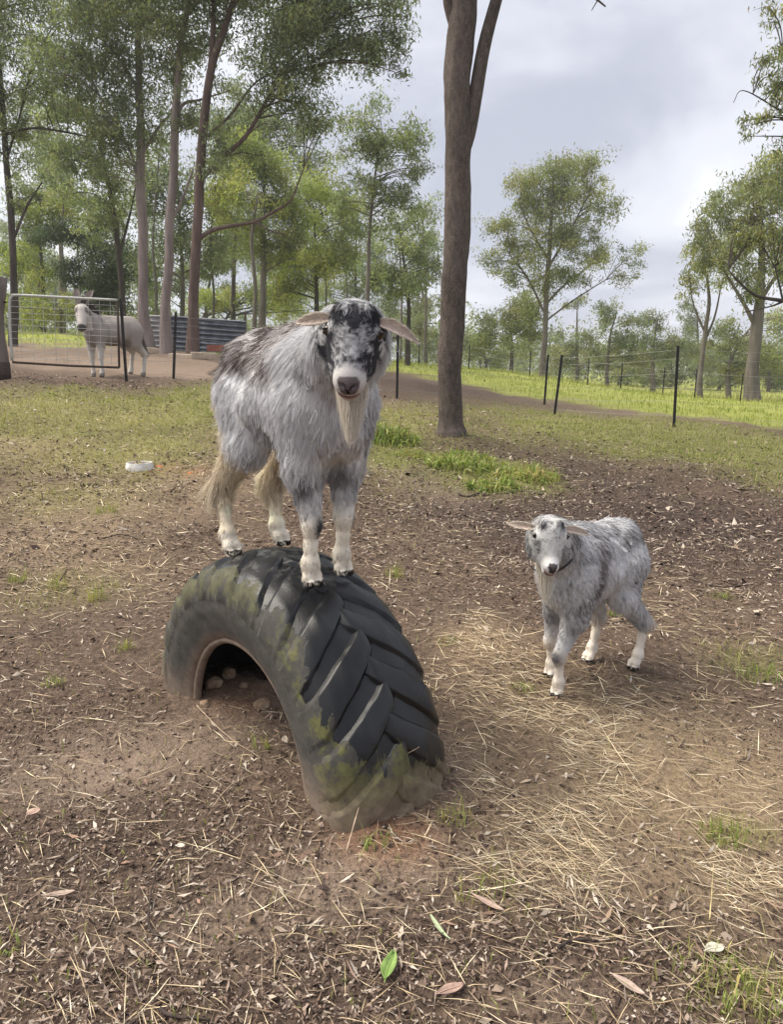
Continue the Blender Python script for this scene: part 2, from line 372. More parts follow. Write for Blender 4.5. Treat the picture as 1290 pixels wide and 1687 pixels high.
# ------------------------------------------------------------------ litter, straw and grass on the ground
def sample_ground(n, r0, r1, half=47, bias=1.0):
    """points in the sector ahead, density falling with distance"""
    u = rng.random(n); r = r0 * (r1 / r0) ** u if bias == 1 else np.sqrt(r0 ** 2 + (r1 ** 2 - r0 ** 2) * u)
    a = np.radians(rng.uniform(-half, half, n)); return np.stack([np.sin(a) * r, np.cos(a) * r], 1), r
def pick(pal, n):
    pal = np.array(pal); c = pal[rng.integers(0, len(pal), n)]; return c * rng.uniform(.7, 1.3, (n, 1))
def flakes(name, xy, length, width, cols, tilt=.35, lift=.004, mat='litter', az=None, curl=.25):
    n = len(xy); z = terrain(xy) + lift
    a = rng.uniform(0, 2 * math.pi, n) if az is None else az
    d = np.stack([np.cos(a), np.sin(a), rng.normal(0, tilt * .5, n)], 1); s = np.stack([-np.sin(a), np.cos(a), rng.normal(0, tilt, n)], 1)
    c = np.concatenate([xy, z[:, None]], 1); Ln = length[:, None] / 2; Wd = width[:, None] / 2
    up = np.array([[0, 0, 1.0]]); cu = (rng.normal(0, curl, n) * length)[:, None]
    m = c + up * np.abs(cu) * .3
    V = np.stack([c - d * Ln, m - s * Wd, m + s * Wd, c + d * Ln + up * np.maximum(cu, -.003)], 1).reshape(-1, 3)
    b = np.arange(n)[:, None] * 4; F = np.concatenate([b + [0, 1, 2], b + [1, 3, 2]])
    o = mesh_np(name, V, F, M[mat], None, {'col': np.repeat(cols, 4, 0)}); return o
def blades(name, xy, h, w, cols, lean=.5, mat='grass', z=None, heading=None):
    n = len(xy); z = terrain(xy) - .004 if z is None else z
    a = rng.uniform(0, 2 * math.pi, n); la = rng.uniform(0, 2 * math.pi, n) if heading is None else heading; le = np.abs(rng.normal(0, lean, n)) + .1
    s = np.stack([np.cos(a), np.sin(a), np.zeros(n)], 1) * w[:, None] / 2
    l = np.stack([np.cos(la) * le, np.sin(la) * le, np.zeros(n)], 1); up = np.array([[0, 0, 1.0]]); c = np.concatenate([xy, z[:, None]], 1); H = h[:, None]
    m = c + (up * .62 + l * .3) * H; t = c + (up * np.maximum(1 - .45 * le, .25)[:, None] + l * 1.0) * H
    V = np.stack([c - s, c + s, m + s * .8, m - s * .8, t], 1).reshape(-1, 3); b = np.arange(n)[:, None] * 5
    return mesh_np(name, V, [np.concatenate([b + [0, 1, 2], b + [0, 2, 3]]), b + [3, 2, 4]], M[mat], None, {'col': np.repeat(cols, 5, 0)})
def outside_tyre(xy):
    d = xy - TY_C[:2]; return ~((np.abs(d @ TY_U[:2]) < .72) & (np.abs(d @ TY_A[:2]) < .2) & (np.abs(d @ TY_U[:2]) > .34))
K = .35 if 'litter' in SKIP else 1.0
# chips of bark and broken leaf
xy, r = sample_ground(int(205000 * K), 1.0, 15)
dens = .50 + .9 * zone('dark', xy) - .55 * zone('bare', xy) - .25 * zone('straw', xy) + (fbm(np.concatenate([xy, xy[:, :1] * 0], 1) * 1.5, 3, 9) - .5) * 2.2 + .35 * smooth(r, 3.5, 5)
keep = (rng.random(len(xy)) < np.clip(dens, .12, 1)) & outside_tyre(xy); xy = xy[keep]; r = r[keep]; n = len(xy)
pal = [(.045, .030, .024), (.06, .040, .033), (.085, .058, .047), (.12, .082, .065), (.17, .12, .096), (.25, .19, .155), (.34, .275, .22), (.44, .375, .31), (.20, .14, .105), (.07, .05, .043)]
tag(flakes('leaf_litter', xy, rng.lognormal(-4.3, .68, n) * np.clip(r / 3.5, .8, 2.2), rng.lognormal(-5.3, .55, n) * np.clip(r / 3.5, .8, 2.2), pick(pal, n), .5, .005), 'brown bark chips and crumbled leaf litter strewn over the soil', 'leaf litter', kind='stuff')
# clods of soil
xy, r = sample_ground(int(16000 * K), 1.0, 8); keep = (rng.random(len(xy)) < np.clip(.25 + .6 * zone('dark', xy) + (fbm(np.concatenate([xy, xy[:, :1] * 0], 1) * 2.1, 3, 19) - .5) * 2.2, .03, 1)) & outside_tyre(xy); xy = xy[keep]; n = len(xy)
s = np.minimum(rng.lognormal(-5.3, .5, n), .010)[:, None, None]; oc = np.array([[1, 0, 0], [-1, 0, 0], [0, 1, 0], [0, -1, 0], [0, 0, .8], [0, 0, -.5]])[None] + rng.normal(0, .28, (n, 6, 3))
an = rng.uniform(0, 6.28, n); cs, sn = np.cos(an), np.sin(an); ox = oc[:, :, 0] * cs[:, None] - oc[:, :, 1] * sn[:, None]; oy = oc[:, :, 0] * sn[:, None] + oc[:, :, 1] * cs[:, None]
V = np.stack([ox, oy, oc[:, :, 2]], -1) * s + np.concatenate([xy, terrain(xy)[:, None] + .003], 1)[:, None]; bq = (np.arange(n) * 6)[:, None]
Fq = np.concatenate([bq + t for t in ([0, 2, 4], [2, 1, 4], [1, 3, 4], [3, 0, 4], [2, 0, 5], [1, 2, 5], [3, 1, 5], [0, 3, 5])])
tag(mesh_np('soil_clods', V.reshape(-1, 3), Fq, M['litter'], None, {'col': np.repeat(pick([(.07, .047, .036), (.11, .077, .058), (.16, .115, .088), (.22, .165, .128)], n), 6, 0)}, False), 'small crumbling clods of brown soil on the ground', 'soil', kind='stuff')
# whole dry gum leaves, pale and narrow
xy, r = sample_ground(int(9000 * K), 1.6, 12)
keep = (rng.random(len(xy)) < np.clip(.25 + .5 * smooth(r, 4, 6) + .3 * zone('dark', xy), 0, 1)) & outside_tyre(xy); xy = xy[keep]; n = len(xy)
tag(flakes('fallen_leaves', xy, rng.uniform(.02, .055, n), rng.uniform(.005, .011, n), pick([(.32, .25, .19), (.40, .33, .27), (.24, .17, .12), (.26, .17, .125), (.44, .39, .33), (.2, .15, .11)], n), .35, .008), 'pale dry narrow gum leaves scattered over the paddock soil', 'fallen leaves', kind='stuff')
# straw
xy, r = sample_ground(int(80000 * K), 1.1, 12)
keep = (rng.random(len(xy)) < np.clip(zone('straw', xy) * (.1 + 1.6 * smooth(fbm(np.concatenate([xy, xy[:, :1] * 0], 1) * 4.0, 3, 61), .38, .62)) * .8 + .07, 0, 1)) & outside_tyre(xy); xy = xy[keep]; r = r[keep]; n = len(xy)
az = rng.normal(-.55, .55, n) + rng.integers(0, 2, n) * math.pi; az = np.where(rng.random(n) < .3, rng.uniform(0, 6.28, n), az)
tag(flakes('dry_straw', xy, rng.lognormal(-2.35, .45, n), rng.uniform(.0016, .0034, n) * np.clip(r / 3, .8, 2.2), pick([(.52, .41, .26), (.62, .51, .34), (.42, .32, .20), (.34, .26, .18), (.68, .59, .43), (.26, .19, .13)], n), .25, .008, az=az, curl=.1), 'dry yellow straw and dead grass stalks lying in mats', 'straw', kind='stuff')
# short green and yellowing grass
xy, r = sample_ground(int(300000 * K), 1.3, 18)
g = zone('grass', xy); keep = (rng.random(len(xy)) < np.clip(g * .75 + .012, 0, 1)) & outside_tyre(xy) & ~(meadow(xy) > .8); xy = xy[keep]; r = r[keep]; g = g[keep]; n = len(xy)
dry = np.clip(zone('straw', xy) * .8 + rng.random(n) * .55, 0, 1)[:, None]
cols = pick([(.19, .235, .06), (.25, .29, .08), (.30, .33, .10), (.36, .36, .14)], n) * (1 - dry * .6) + pick([(.42, .35, .19), (.52, .44, .26)], n) * dry * .6
tag(blades('grass', xy, rng.lognormal(-3.15, .45, n) * (.6 + .5 * np.clip(g, 0, 1)), rng.uniform(.003, .006, n) * np.clip(r / 5, .7, 2.4), cols), 'short patchy green and yellowing grass over the paddock', 'grass', kind='stuff')
# taller bright grass of the far paddock
xy, r = sample_ground(int(46000 * K), 15, 75, 44)
keep = rng.random(len(xy)) < meadow(xy) * .8; xy = xy[keep]; r = r[keep]; n = len(xy)
fy = smooth(r, 28, 45)[:, None]
cols = pick([(.24, .30, .06), (.30, .34, .08), (.36, .38, .11)], n) * (1 - .6 * fy) + .6 * fy * pick([(.36, .33, .13), (.42, .36, .17), (.30, .31, .12)], n)
tag(blades('meadow_grass', xy, rng.uniform(.07, .16, n) * (1 + 2.2 * fy[:, 0] * rng.random(n)), rng.uniform(.012, .022, n) * np.clip(r / 22, .8, 3), cols, .35), 'bright yellow green grass of the open paddock beyond the fence', 'grass', kind='stuff')

# ------------------------------------------------------------------ half-buried tractor tyre
# local frame: x along the arch (towards the near foot), y away from the sidewall that is seen, z up
TY_S = (1.035, 1.13, 1.035)
tyre = empty('tractor_tyre', tuple(TY_C), math.atan2(TY_U[1], TY_U[0]))
tyre.scale = TY_S; tyre.location = tuple(TY_C + TY_A * .02 + np.array([0, 0, -.015]))
tag(tyre, 'black painted tractor tyre half buried upright as an arch under a goat', 'tyre')
_prof = np.array([(.150, .405), (.172, .412), (.188, .445), (.203, .50), (.212, .555), (.205, .605), (.190, .640), (.150, .668), (.09, .688), (0, .695)])
def ty_prof(w):
    """outer tread radius at width w"""
    a = np.abs(w); return np.interp(a, [0, .09, .15, .19, .205, .212], [.695, .688, .668, .640, .605, .555])
def mat_tyre():
    m, nt, out = new_mat('painted_tyre_rubber'); v = coords(nt, 'Object', obj=tyre)
    sx = N(nt, 'ShaderNodeSeparateXYZ'); nt.links.new(v, sx.inputs[0]); X, Y, Z = sx.outputs
    nA = noise(nt, 5, 5, .65, v, .4); nB = noise(nt, 22, 5, .7, v); nC = noise(nt, 120, 4, .6, v); nS = noise(nt, 14, 5, .6, coords(nt, 'Object', (1, 1, .28), tyre), .3)
    rad = math_(nt, 'SQRT', math_(nt, 'ADD', math_(nt, 'MULTIPLY', X, X), math_(nt, 'MULTIPLY', Z, Z)))
    rub = ramp(nt, [(.3, (.035, .033, .030)), (.7, (.085, .079, .071))]); nt.links.new(nB, rub.inputs[0])
    # moss on bare rubber
    moss = ramp(nt, [(.3, (.045, .048, .016)), (.7, (.135, .135, .046))]); nt.links.new(nB, moss.inputs[0])
    mf = math_(nt, 'MULTIPLY', smoothn(nt, math_(nt, 'ADD', math_(nt, 'MULTIPLY', nA, .7), math_(nt, 'MULTIPLY', nB, .35)), .47, .54), smoothn(nt, math_(nt, 'ADD', rad, math_(nt, 'MULTIPLY', nB, .12)), .62, .68))
    c = mixc(nt, math_(nt, 'MULTIPLY', mf, math_(nt, 'ADD', .5, math_(nt, 'MULTIPLY', smoothn(nt, X, .2, .5), .4))), rub.outputs[0], moss.outputs[0])
    # brown dust on the lower parts and round the bead
    dust = ramp(nt, [(.3, (.14, .098, .072)), (.7, (.27, .205, .155))]); nt.links.new(nB, dust.inputs[0])
    df = math_(nt, 'ADD', math_(nt, 'MULTIPLY', smoothn(nt, Z, .24, .02), .9), math_(nt, 'MULTIPLY', smoothn(nt, rad, .46, .40), .9), clamp=True)
    df = math_(nt, 'MULTIPLY', df, math_(nt, 'ADD', .35, nA), clamp=True)
    c = mixc(nt, df, c, dust.outputs[0])
    # black paint, flaking off towards the ground and the sidewall
    e = math_(nt, 'ADD', math_(nt, 'MULTIPLY', math_(nt, 'SUBTRACT', nS, .5), .75), math_(nt, 'MULTIPLY', math_(nt, 'SUBTRACT', nB, .5), .22))
    pz = math_(nt, 'SUBTRACT', math_(nt, 'ADD', Z, math_(nt, 'MULTIPLY', math_(nt, 'ADD', Y, .06), .45)), .22)
    py = math_(nt, 'MULTIPLY', math_(nt, 'ADD', Y, .17), 2.2)
    pf = math_(nt, 'ADD', math_(nt, 'MINIMUM', pz, math_(nt, 'MINIMUM', py, math_(nt, 'MULTIPLY', math_(nt, 'SUBTRACT', rad, .625), 6.0))), math_(nt, 'MULTIPLY', e, .55))
    pm = smoothn(nt, pf, -.008, .008)
    paint = ramp(nt, [(.35, (.0042, .0045, .0056)), (.75, (.014, .015, .018))]); nt.links.new(nA, paint.inputs[0])
    c = mixc(nt, pm, c, paint.outputs[0])
    scuff = math_(nt, 'MULTIPLY', smoothn(nt, Z, .60, .70), math_(nt, 'MULTIPLY', smoothn(nt, nB, .50, .66), .5))
    c = mixc(nt, scuff, c, (.13, .125, .12))
    ro = mixc(nt, pm, (.85,) * 3, (.37,) * 3); ro = mixc(nt, scuff, ro, (.75,) * 3)
    b = principled(nt, out, c, ro, .4); nt.links.new(math_(nt, 'MULTIPLY', pm, math_(nt, 'MULTIPLY', smoothn(nt, nA, .35, .6), .12)), b.inputs['Coat Weight']); b.inputs['Coat Roughness'].default_value = .25
    hh = math_(nt, 'ADD', math_(nt, 'MULTIPLY', pm, .5), math_(nt, 'ADD', math_(nt, 'MULTIPLY', nB, .5), math_(nt, 'MULTIPLY', nC, .35)))
    bump(nt, b, hh, .35, .006); return m
M['tyre'] = mat_tyre()
# carcass: outer skin bead to bead, then the inner skin back
_o = np.concatenate([_prof * [-1, 1], _prof[::-1][1:]]); 
_dense = []
for i in range(len(_o) - 1):
    for t in np.linspace(0, 1, 3, endpoint=False): _dense.append(_o[i] * (1 - t) + _o[i + 1] * t)
_dense.append(_o[-1]); _o = np.array(_dense)
for _ in range(2): _o[1:-1] = .25 * _o[:-2] + .5 * _o[1:-1] + .25 * _o[2:]
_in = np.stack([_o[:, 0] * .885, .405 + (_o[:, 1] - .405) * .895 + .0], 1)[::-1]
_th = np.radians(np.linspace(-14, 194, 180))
M['liner'] = plain('shaded_tyre_liner', (.010, .0095, .009), .8, .2, 0, .8, 20)  # unweathered black rubber, darkened to stand in for shade inside the enclosed hollow
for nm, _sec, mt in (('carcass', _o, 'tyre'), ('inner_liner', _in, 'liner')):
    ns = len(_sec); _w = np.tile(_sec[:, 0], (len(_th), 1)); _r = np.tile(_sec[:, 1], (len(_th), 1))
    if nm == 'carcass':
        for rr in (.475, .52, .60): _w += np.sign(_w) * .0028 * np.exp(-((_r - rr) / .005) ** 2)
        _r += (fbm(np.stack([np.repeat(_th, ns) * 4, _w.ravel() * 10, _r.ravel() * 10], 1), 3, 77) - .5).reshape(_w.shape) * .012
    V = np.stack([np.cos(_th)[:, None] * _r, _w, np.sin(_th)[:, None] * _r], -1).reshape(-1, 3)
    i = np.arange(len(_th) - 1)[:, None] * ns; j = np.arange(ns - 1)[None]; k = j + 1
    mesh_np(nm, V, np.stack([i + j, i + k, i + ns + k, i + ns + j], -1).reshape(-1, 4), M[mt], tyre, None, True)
# bead ring on each side
for s in (-1, 1):
    mb = MB(); mb.tube(np.stack([np.cos(_th) * .405, np.full(len(_th), s * .153), np.sin(_th) * .405], 1), .016, 8); mb.build('bead', M['tyre'], tyre, True)
# worn chevron lugs, each a bar from the shoulder to just past the centre line
def lug_mesh(side):
    ws = np.linspace(-.211, .035, 27); rows = []; prof = [(-.084, -.010), (-.066, .012), (-.061, .0195), (-.054, .0225), (.0, .0245), (.054, .0225), (.061, .0195), (.066, .012), (.084, -.010)]
    for q, w in enumerate(ws):
        t = q / 26; th = .30 * (1 - t) ** 1.15 - .05
        if t > .75: th -= .10 * (t - .75)
        wid = 1.0 - .35 * t; hgt = 1.0 if .06 < t < .95 else .35
        if t > .93: wid *= .72
        rb = ty_prof(w)
        row = []
        for (a, h) in prof:
            ang = th + a * wid / .70
            # near the shoulder the lug leans out over the sidewall
            out = np.interp(abs(w), [0, .15, .207], [0, .25, .8]); hh = h * hgt * .62
            row.append((math.sin(ang) * (rb + hh * (1 - out * .5)), w - hh * out * .55 * (1 if w < 0 else -1), math.cos(ang) * (rb + hh * (1 - out * .5))))
        rows.append(row)
    V = np.array(rows).reshape(-1, 3); m = len(prof); nr = len(ws)
    i = np.arange(nr - 1)[:, None] * m; j = np.arange(m - 1)[None]
    F = [np.stack([i + j, i + m + j, i + m + j + 1, i + j + 1], -1).reshape(-1, 4)]
    caps = []
    for r0, flip in ((0, 0), ((nr - 1) * m, 1)):
        for a in range(1, m - 1):
            tri = [r0, r0 + a, r0 + a + 1]; caps.append(tri[::-1] if flip else tri)
    F.append(np.array(caps))
    V += (np.stack([vnoise(V * 30, s) for s in (1, 2, 3)], 1) - .5) * .006
    if side > 0:
        V = V * [1, -1, 1]; F = [f[:, ::-1] for f in F]
    return V, F
for side in (-1, 1):
    proto = None
    for q in range(-7, 8):
        ang = q * math.radians(15) + (0 if side < 0 else math.radians(7.5))
        if abs(ang) > math.radians(103): continue
        if proto is None:
            proto = mesh_np('tread_lug', *lug_mesh(side), M['tyre'], tyre, None, True); o = proto
        else:
            o = proto.copy(); COL.objects.link(o); o.parent = tyre
        o.rotation_euler = (0, ang, 0)
# stones and rubble lying in the far foot of the tyre
def stone(loc, size, seed, label, mat='stone', name='stone'):
    u = np.linspace(0, math.pi, 9); v = np.linspace(0, 2 * math.pi, 13)[:-1]; V = []
    for a in u:
        for b in v: V.append((math.sin(a) * math.cos(b), math.sin(a) * math.sin(b), math.cos(a)))
    V = np.array(V); V = V * (0.72 + .56 * fbm(V * 1.6 + seed * 3.1, 2, seed)[:, None]); V = np.round(V * 4) / 4 * .35 + V * .65
    V *= np.asarray(size); n = 12
    i = np.arange(8)[:, None] * n; j = np.arange(n)[None]; F = np.stack([i + j, i + n + j, i + n + (j + 1) % n, i + (j + 1) % n], -1).reshape(-1, 4)
    o = mesh_np(name, V, F, M[mat], None, None, False); o.location = loc; o.rotation_euler = (.2 * seed % 1, 0, seed * 1.7)
    tag(o, label, 'stone', 'stones by the far foot of the tyre'); return o
for q, (px, py, y, sz, lb) in enumerate([(352, 1146, 2.93, (.042, .034, .03), 'rounded tan stone just inside the dark hollow of the tyre'),
        (378, 1142, 3.02, (.032, .03, .028), 'dull pinkish stone behind the tan one in the tyre hollow'),
        (432, 1172, 2.80, (.036, .03, .02), 'flat pale stone on the soil in front of the tyre hollow'),
        (338, 1172, 2.78, (.026, .02, .016), 'small ochre stone at the lip of the tyre hollow'),
        (402, 1150, 2.95, (.02, .018, .016), 'smallest stone beside the right lip of the tyre hollow')]):
    p = aty(px, py, y); stone((p[0], p[1], terrain(p[None, :2])[0] + sz[2] * .35), sz, q + 2, lb)

# ------------------------------------------------------------------ animals: one skin from a blended field, fur combed over it
def surface_nets(Fd, org, h):
    s = Fd < 0
    c = s[:-1, :-1, :-1].astype(np.int8)
    cnt = np.zeros_like(c)
    for dx in (0, 1):
        for dy in (0, 1):
            for dz in (0, 1):
                cnt += s[dx:s.shape[0] - 1 + dx, dy:s.shape[1] - 1 + dy, dz:s.shape[2] - 1 + dz]
    act = np.argwhere((cnt > 0) & (cnt < 8)); idx = -np.ones(cnt.shape, np.int32); idx[tuple(act.T)] = np.arange(len(act))
    pos = np.zeros((len(act), 3)); num = np.zeros(len(act)); C = [(a, b, d) for a in (0, 1) for b in (0, 1) for d in (0, 1)]
    for a in C:
        for ax in range(3):
            if a[ax]: continue
            b = list(a); b[ax] = 1
            va = Fd[tuple((act + a).T)]; vb = Fd[tuple((act + b).T)]; x = (va < 0) != (vb < 0)
            t = va[x] / (va[x] - vb[x]); p = np.tile(np.array(a, float), (x.sum(), 1)); p[:, ax] = t
            pos[x] += p; num[x] += 1
    V = (act + pos / num[:, None]) * h + org; Q = []
    for ax in range(3):
        o1, o2 = (ax + 1) % 3, (ax + 2) % 3
        sl0 = [slice(1, -1)] * 3; sl0[ax] = slice(0, -1); sl1 = list(sl0); sl1[ax] = slice(1, None)
        a = s[tuple(sl0)]; b = s[tuple(sl1)]; e = np.argwhere(a != b)
        off = np.ones(3, int); off[ax] = 0; base = e + off
        fl = a[tuple(e.T)]
        def cell(d1, d2):
            q = base.copy(); q[:, o1] -= d1; q[:, o2] -= d2; return idx[tuple(q.T)]
        q = np.stack([cell(1, 1), cell(0, 1), cell(0, 0), cell(1, 0)], 1)
        q[~fl] = q[~fl][:, ::-1]; Q.append(q)
    Q = np.concatenate(Q); return V, Q[(Q >= 0).all(1)]

class Field:
    def __init__(s, lo, hi, h):
        s.h = h; s.lo = np.array(lo, float); s.n = np.ceil((np.array(hi) - s.lo) / h).astype(int) + 1
        s.F = np.full(s.n, .5, np.float32)
    def _sub(s, lo, hi):
        a = np.clip(np.floor((lo - s.lo) / s.h).astype(int), 0, s.n); b = np.clip(np.ceil((hi - s.lo) / s.h).astype(int) + 1, 0, s.n)
        g = np.meshgrid(*[s.lo[i] + s.h * np.arange(a[i], b[i], dtype=np.float32) for i in range(3)], indexing='ij')
        return tuple(slice(a[i], b[i]) for i in range(3)), g
    def _put(s, sl, d, k, cut=False):
        f = s.F[sl]
        if cut: f = -f
        if k > 0:
            hh = np.clip(.5 + .5 * (f - d) / k, 0, 1); r = f * (1 - hh) + d * hh - k * hh * (1 - hh)
        else: r = np.minimum(f, d)
        s.F[sl] = -r if cut else r
    def cone(s, a, b, ra, rb, k=.03, cut=False):
        a = np.asarray(a, float); b = np.asarray(b, float); m = max(ra, rb) + k + .02
        sl, g = s._sub(np.minimum(a, b) - m, np.maximum(a, b) + m); ba = b - a; L2 = ba @ ba + 1e-9
        q = [g[i] - a[i] for i in range(3)]; t = np.clip((q[0] * ba[0] + q[1] * ba[1] + q[2] * ba[2]) / L2, 0, 1)
        d = np.sqrt(sum((q[i] - t * ba[i]) ** 2 for i in range(3))) - (ra + (rb - ra) * t); s._put(sl, d, k, cut)
    def ell(s, c, r, R=None, k=.03, cut=False):
        c = np.asarray(c, float); r = np.asarray(r, float); m = r.max() + k + .02; sl, g = s._sub(c - m, c + m)
        q = [g[i] - c[i] for i in range(3)]
        if R is not None: q = [sum(R[i][j] * q[j] for j in range(3)) for i in range(3)]   # rows of R: the ellipsoid's axes
        k0 = np.sqrt(sum((q[i] / r[i]) ** 2 for i in range(3))); k1 = np.sqrt(sum((q[i] / r[i] ** 2) ** 2 for i in range(3))) + 1e-6
        s._put(sl, k0 * (k0 - 1) / k1, k, cut)
    def mesh(s): return surface_nets(s.F, s.lo, s.h)

def ear_mesh(base, along, across, cup, length, width, droop):
    ss = np.linspace(0, 1, 14); tt = np.linspace(-1, 1, 9); V = []; 
    for side in (0, 1):
        for a in ss:
            w = width * (np.interp(a, [0, .12, .35, .65, .88, 1], [.45, .72, 1, .85, .42, .04]))
            for t in tt:
                p = base + along * length * a + droop * length * a ** 2.2 + across * t * w + cup * (t * t) * w * (1.25 - .5 * a)
                V.append(p + cup * (-.0045 if side else 0.0) * (1 - .8 * a) * (1 - t * t * .6))
    V = np.array(V); m = 9; i = np.arange(13)[:, None] * m; j = np.arange(8)[None]; F0 = np.stack([i + j, i + j + 1, i + m + j + 1, i + m + j], -1).reshape(-1, 4); o = 14 * m
    F = [F0, F0[:, ::-1] + o]; e = []
    for q in range(13): e += [[q * m, (q + 1) * m, o + (q + 1) * m, o + q * m], [q * m + 8, o + q * m + 8, o + (q + 1) * m + 8, (q + 1) * m + 8]]
    F.append(np.array(e)); return V, np.concatenate(F)

def vert_normals(V, Q):
    n = np.cross(V[Q[:, 2]] - V[Q[:, 0]], V[Q[:, 3]] - V[Q[:, 1]]); out = np.zeros_like(V)
    for k in range(4): np.add.at(out, Q[:, k], n)
    return out / (np.linalg.norm(out, axis=1)[:, None] + 1e-12)

def curves_obj(name, P, radius, cols, mat, parent):
    """P (n,k,3) strands, radius (n,k), cols (n,3)"""
    n, k, _ = P.shape; cu = bpy.data.hair_curves.new(name); cu.add_curves([k] * n)
    cu.attributes['position'].data.foreach_set('vector', np.ascontiguousarray(P, np.float32).ravel())
    ra = cu.attributes.get('radius') or cu.attributes.new('radius', 'FLOAT', 'POINT'); ra.data.foreach_set('value', np.ascontiguousarray(radius, np.float32).ravel())
    ca = cu.attributes.new('col', 'FLOAT_COLOR', 'CURVE'); ca.data.foreach_set('color', np.concatenate([cols, np.ones((n, 1))], 1).astype(np.float32).ravel())
    cu.materials.append(mat); o = bpy.data.objects.new(name, cu); COL.objects.link(o); o.parent = parent; return o

def grow_fur(V, Q, NV, count, length_f, flow_f, lift_f, color_f, rad, parent, seed, keepf=None, clump=.5, npts=6, jitter=.16, name='fur', gdroop=.35):
    r = np.random.default_rng(seed); T = np.concatenate([Q[:, [0, 1, 2]], Q[:, [0, 2, 3]]])
    area = np.linalg.norm(np.cross(V[T[:, 1]] - V[T[:, 0]], V[T[:, 2]] - V[T[:, 0]]), axis=1)
    t = r.choice(len(T), count, p=area / area.sum()); a = r.random((count, 2)); fl = a.sum(1) > 1; a[fl] = 1 - a[fl]
    w = np.stack([1 - a.sum(1), a[:, 0], a[:, 1]], 1)[:, :, None]
    X = (V[T[t]] * w).sum(1); Nn = (NV[T[t]] * w).sum(1); Nn /= np.linalg.norm(Nn, axis=1)[:, None] + 1e-9
    if keepf is not None:
        m = keepf(X, r.random(len(X))); X = X[m]; Nn = Nn[m]
    n = len(X); Ln = length_f(X) * r.uniform(.7, 1.2, n)
    fl = flow_f(X, Nn); fl = fl - Nn * (fl * Nn).sum(1)[:, None]; fl /= np.linalg.norm(fl, axis=1)[:, None] + 1e-6
    # wavy partings in the coat
    fly = (r.random((n, 1)) < .06) * .5; fl = fl + (jitter + fly) * r.normal(size=(n, 3)) + .5 * (np.stack([fbm(X * 9, 2, s + seed) for s in (1, 2, 3)], 1) - .5)
    li = lift_f(X)[:, None]; d0 = fl + Nn * li; d0 /= np.linalg.norm(d0, axis=1)[:, None]
    u = np.linspace(0, 1, npts)[None, :, None]
    g = np.array([0, 0, -1.0])
    d1 = d0 * (1 - gdroop) + gdroop * g - Nn * li * .45; d1 /= np.linalg.norm(d1, axis=1)[:, None]
    P = X[:, None] - Nn[:, None] * .002 + (d0[:, None] * (u - .5 * u ** 2) + d1[:, None] * (.5 * u ** 2)) * Ln[:, None, None]
    if clump > 0:
        gi = r.choice(n, max(2, n // 15), replace=False); kd = kdtree.KDTree(len(gi))
        for q, i in enumerate(gi): kd.insert(X[i], q)
        kd.balance(); near = np.array([kd.find(x)[1] for x in X])
        off = P[gi][near] - P; c = (clump * r.uniform(.5, 1.2, n))[:, None, None] * u ** 1.4
        far = np.linalg.norm(X[gi][near] - X, axis=1) > .022; c[far] = 0
        P = P + off * np.clip(c, 0, .92)
        cid = near
    else: cid = np.zeros(n, int)
    rr = rad * (1 - .8 * u[:, :, 0] ** 1.5) * r.uniform(.8, 1.25, (n, 1))
    cols = color_f(X, Nn, r, cid)
    if clump > 0: cols = np.clip(cols * (1 + .32 * (np.random.default_rng(5).random(200000)[cid] - .5))[:, None], .006, .9)
    return curves_obj(name, P, rr, cols, M['fur'], parent)

def lerp3(a, b, t): return np.asarray(a) * (1 - t[:, None]) + np.asarray(b) * t[:, None]

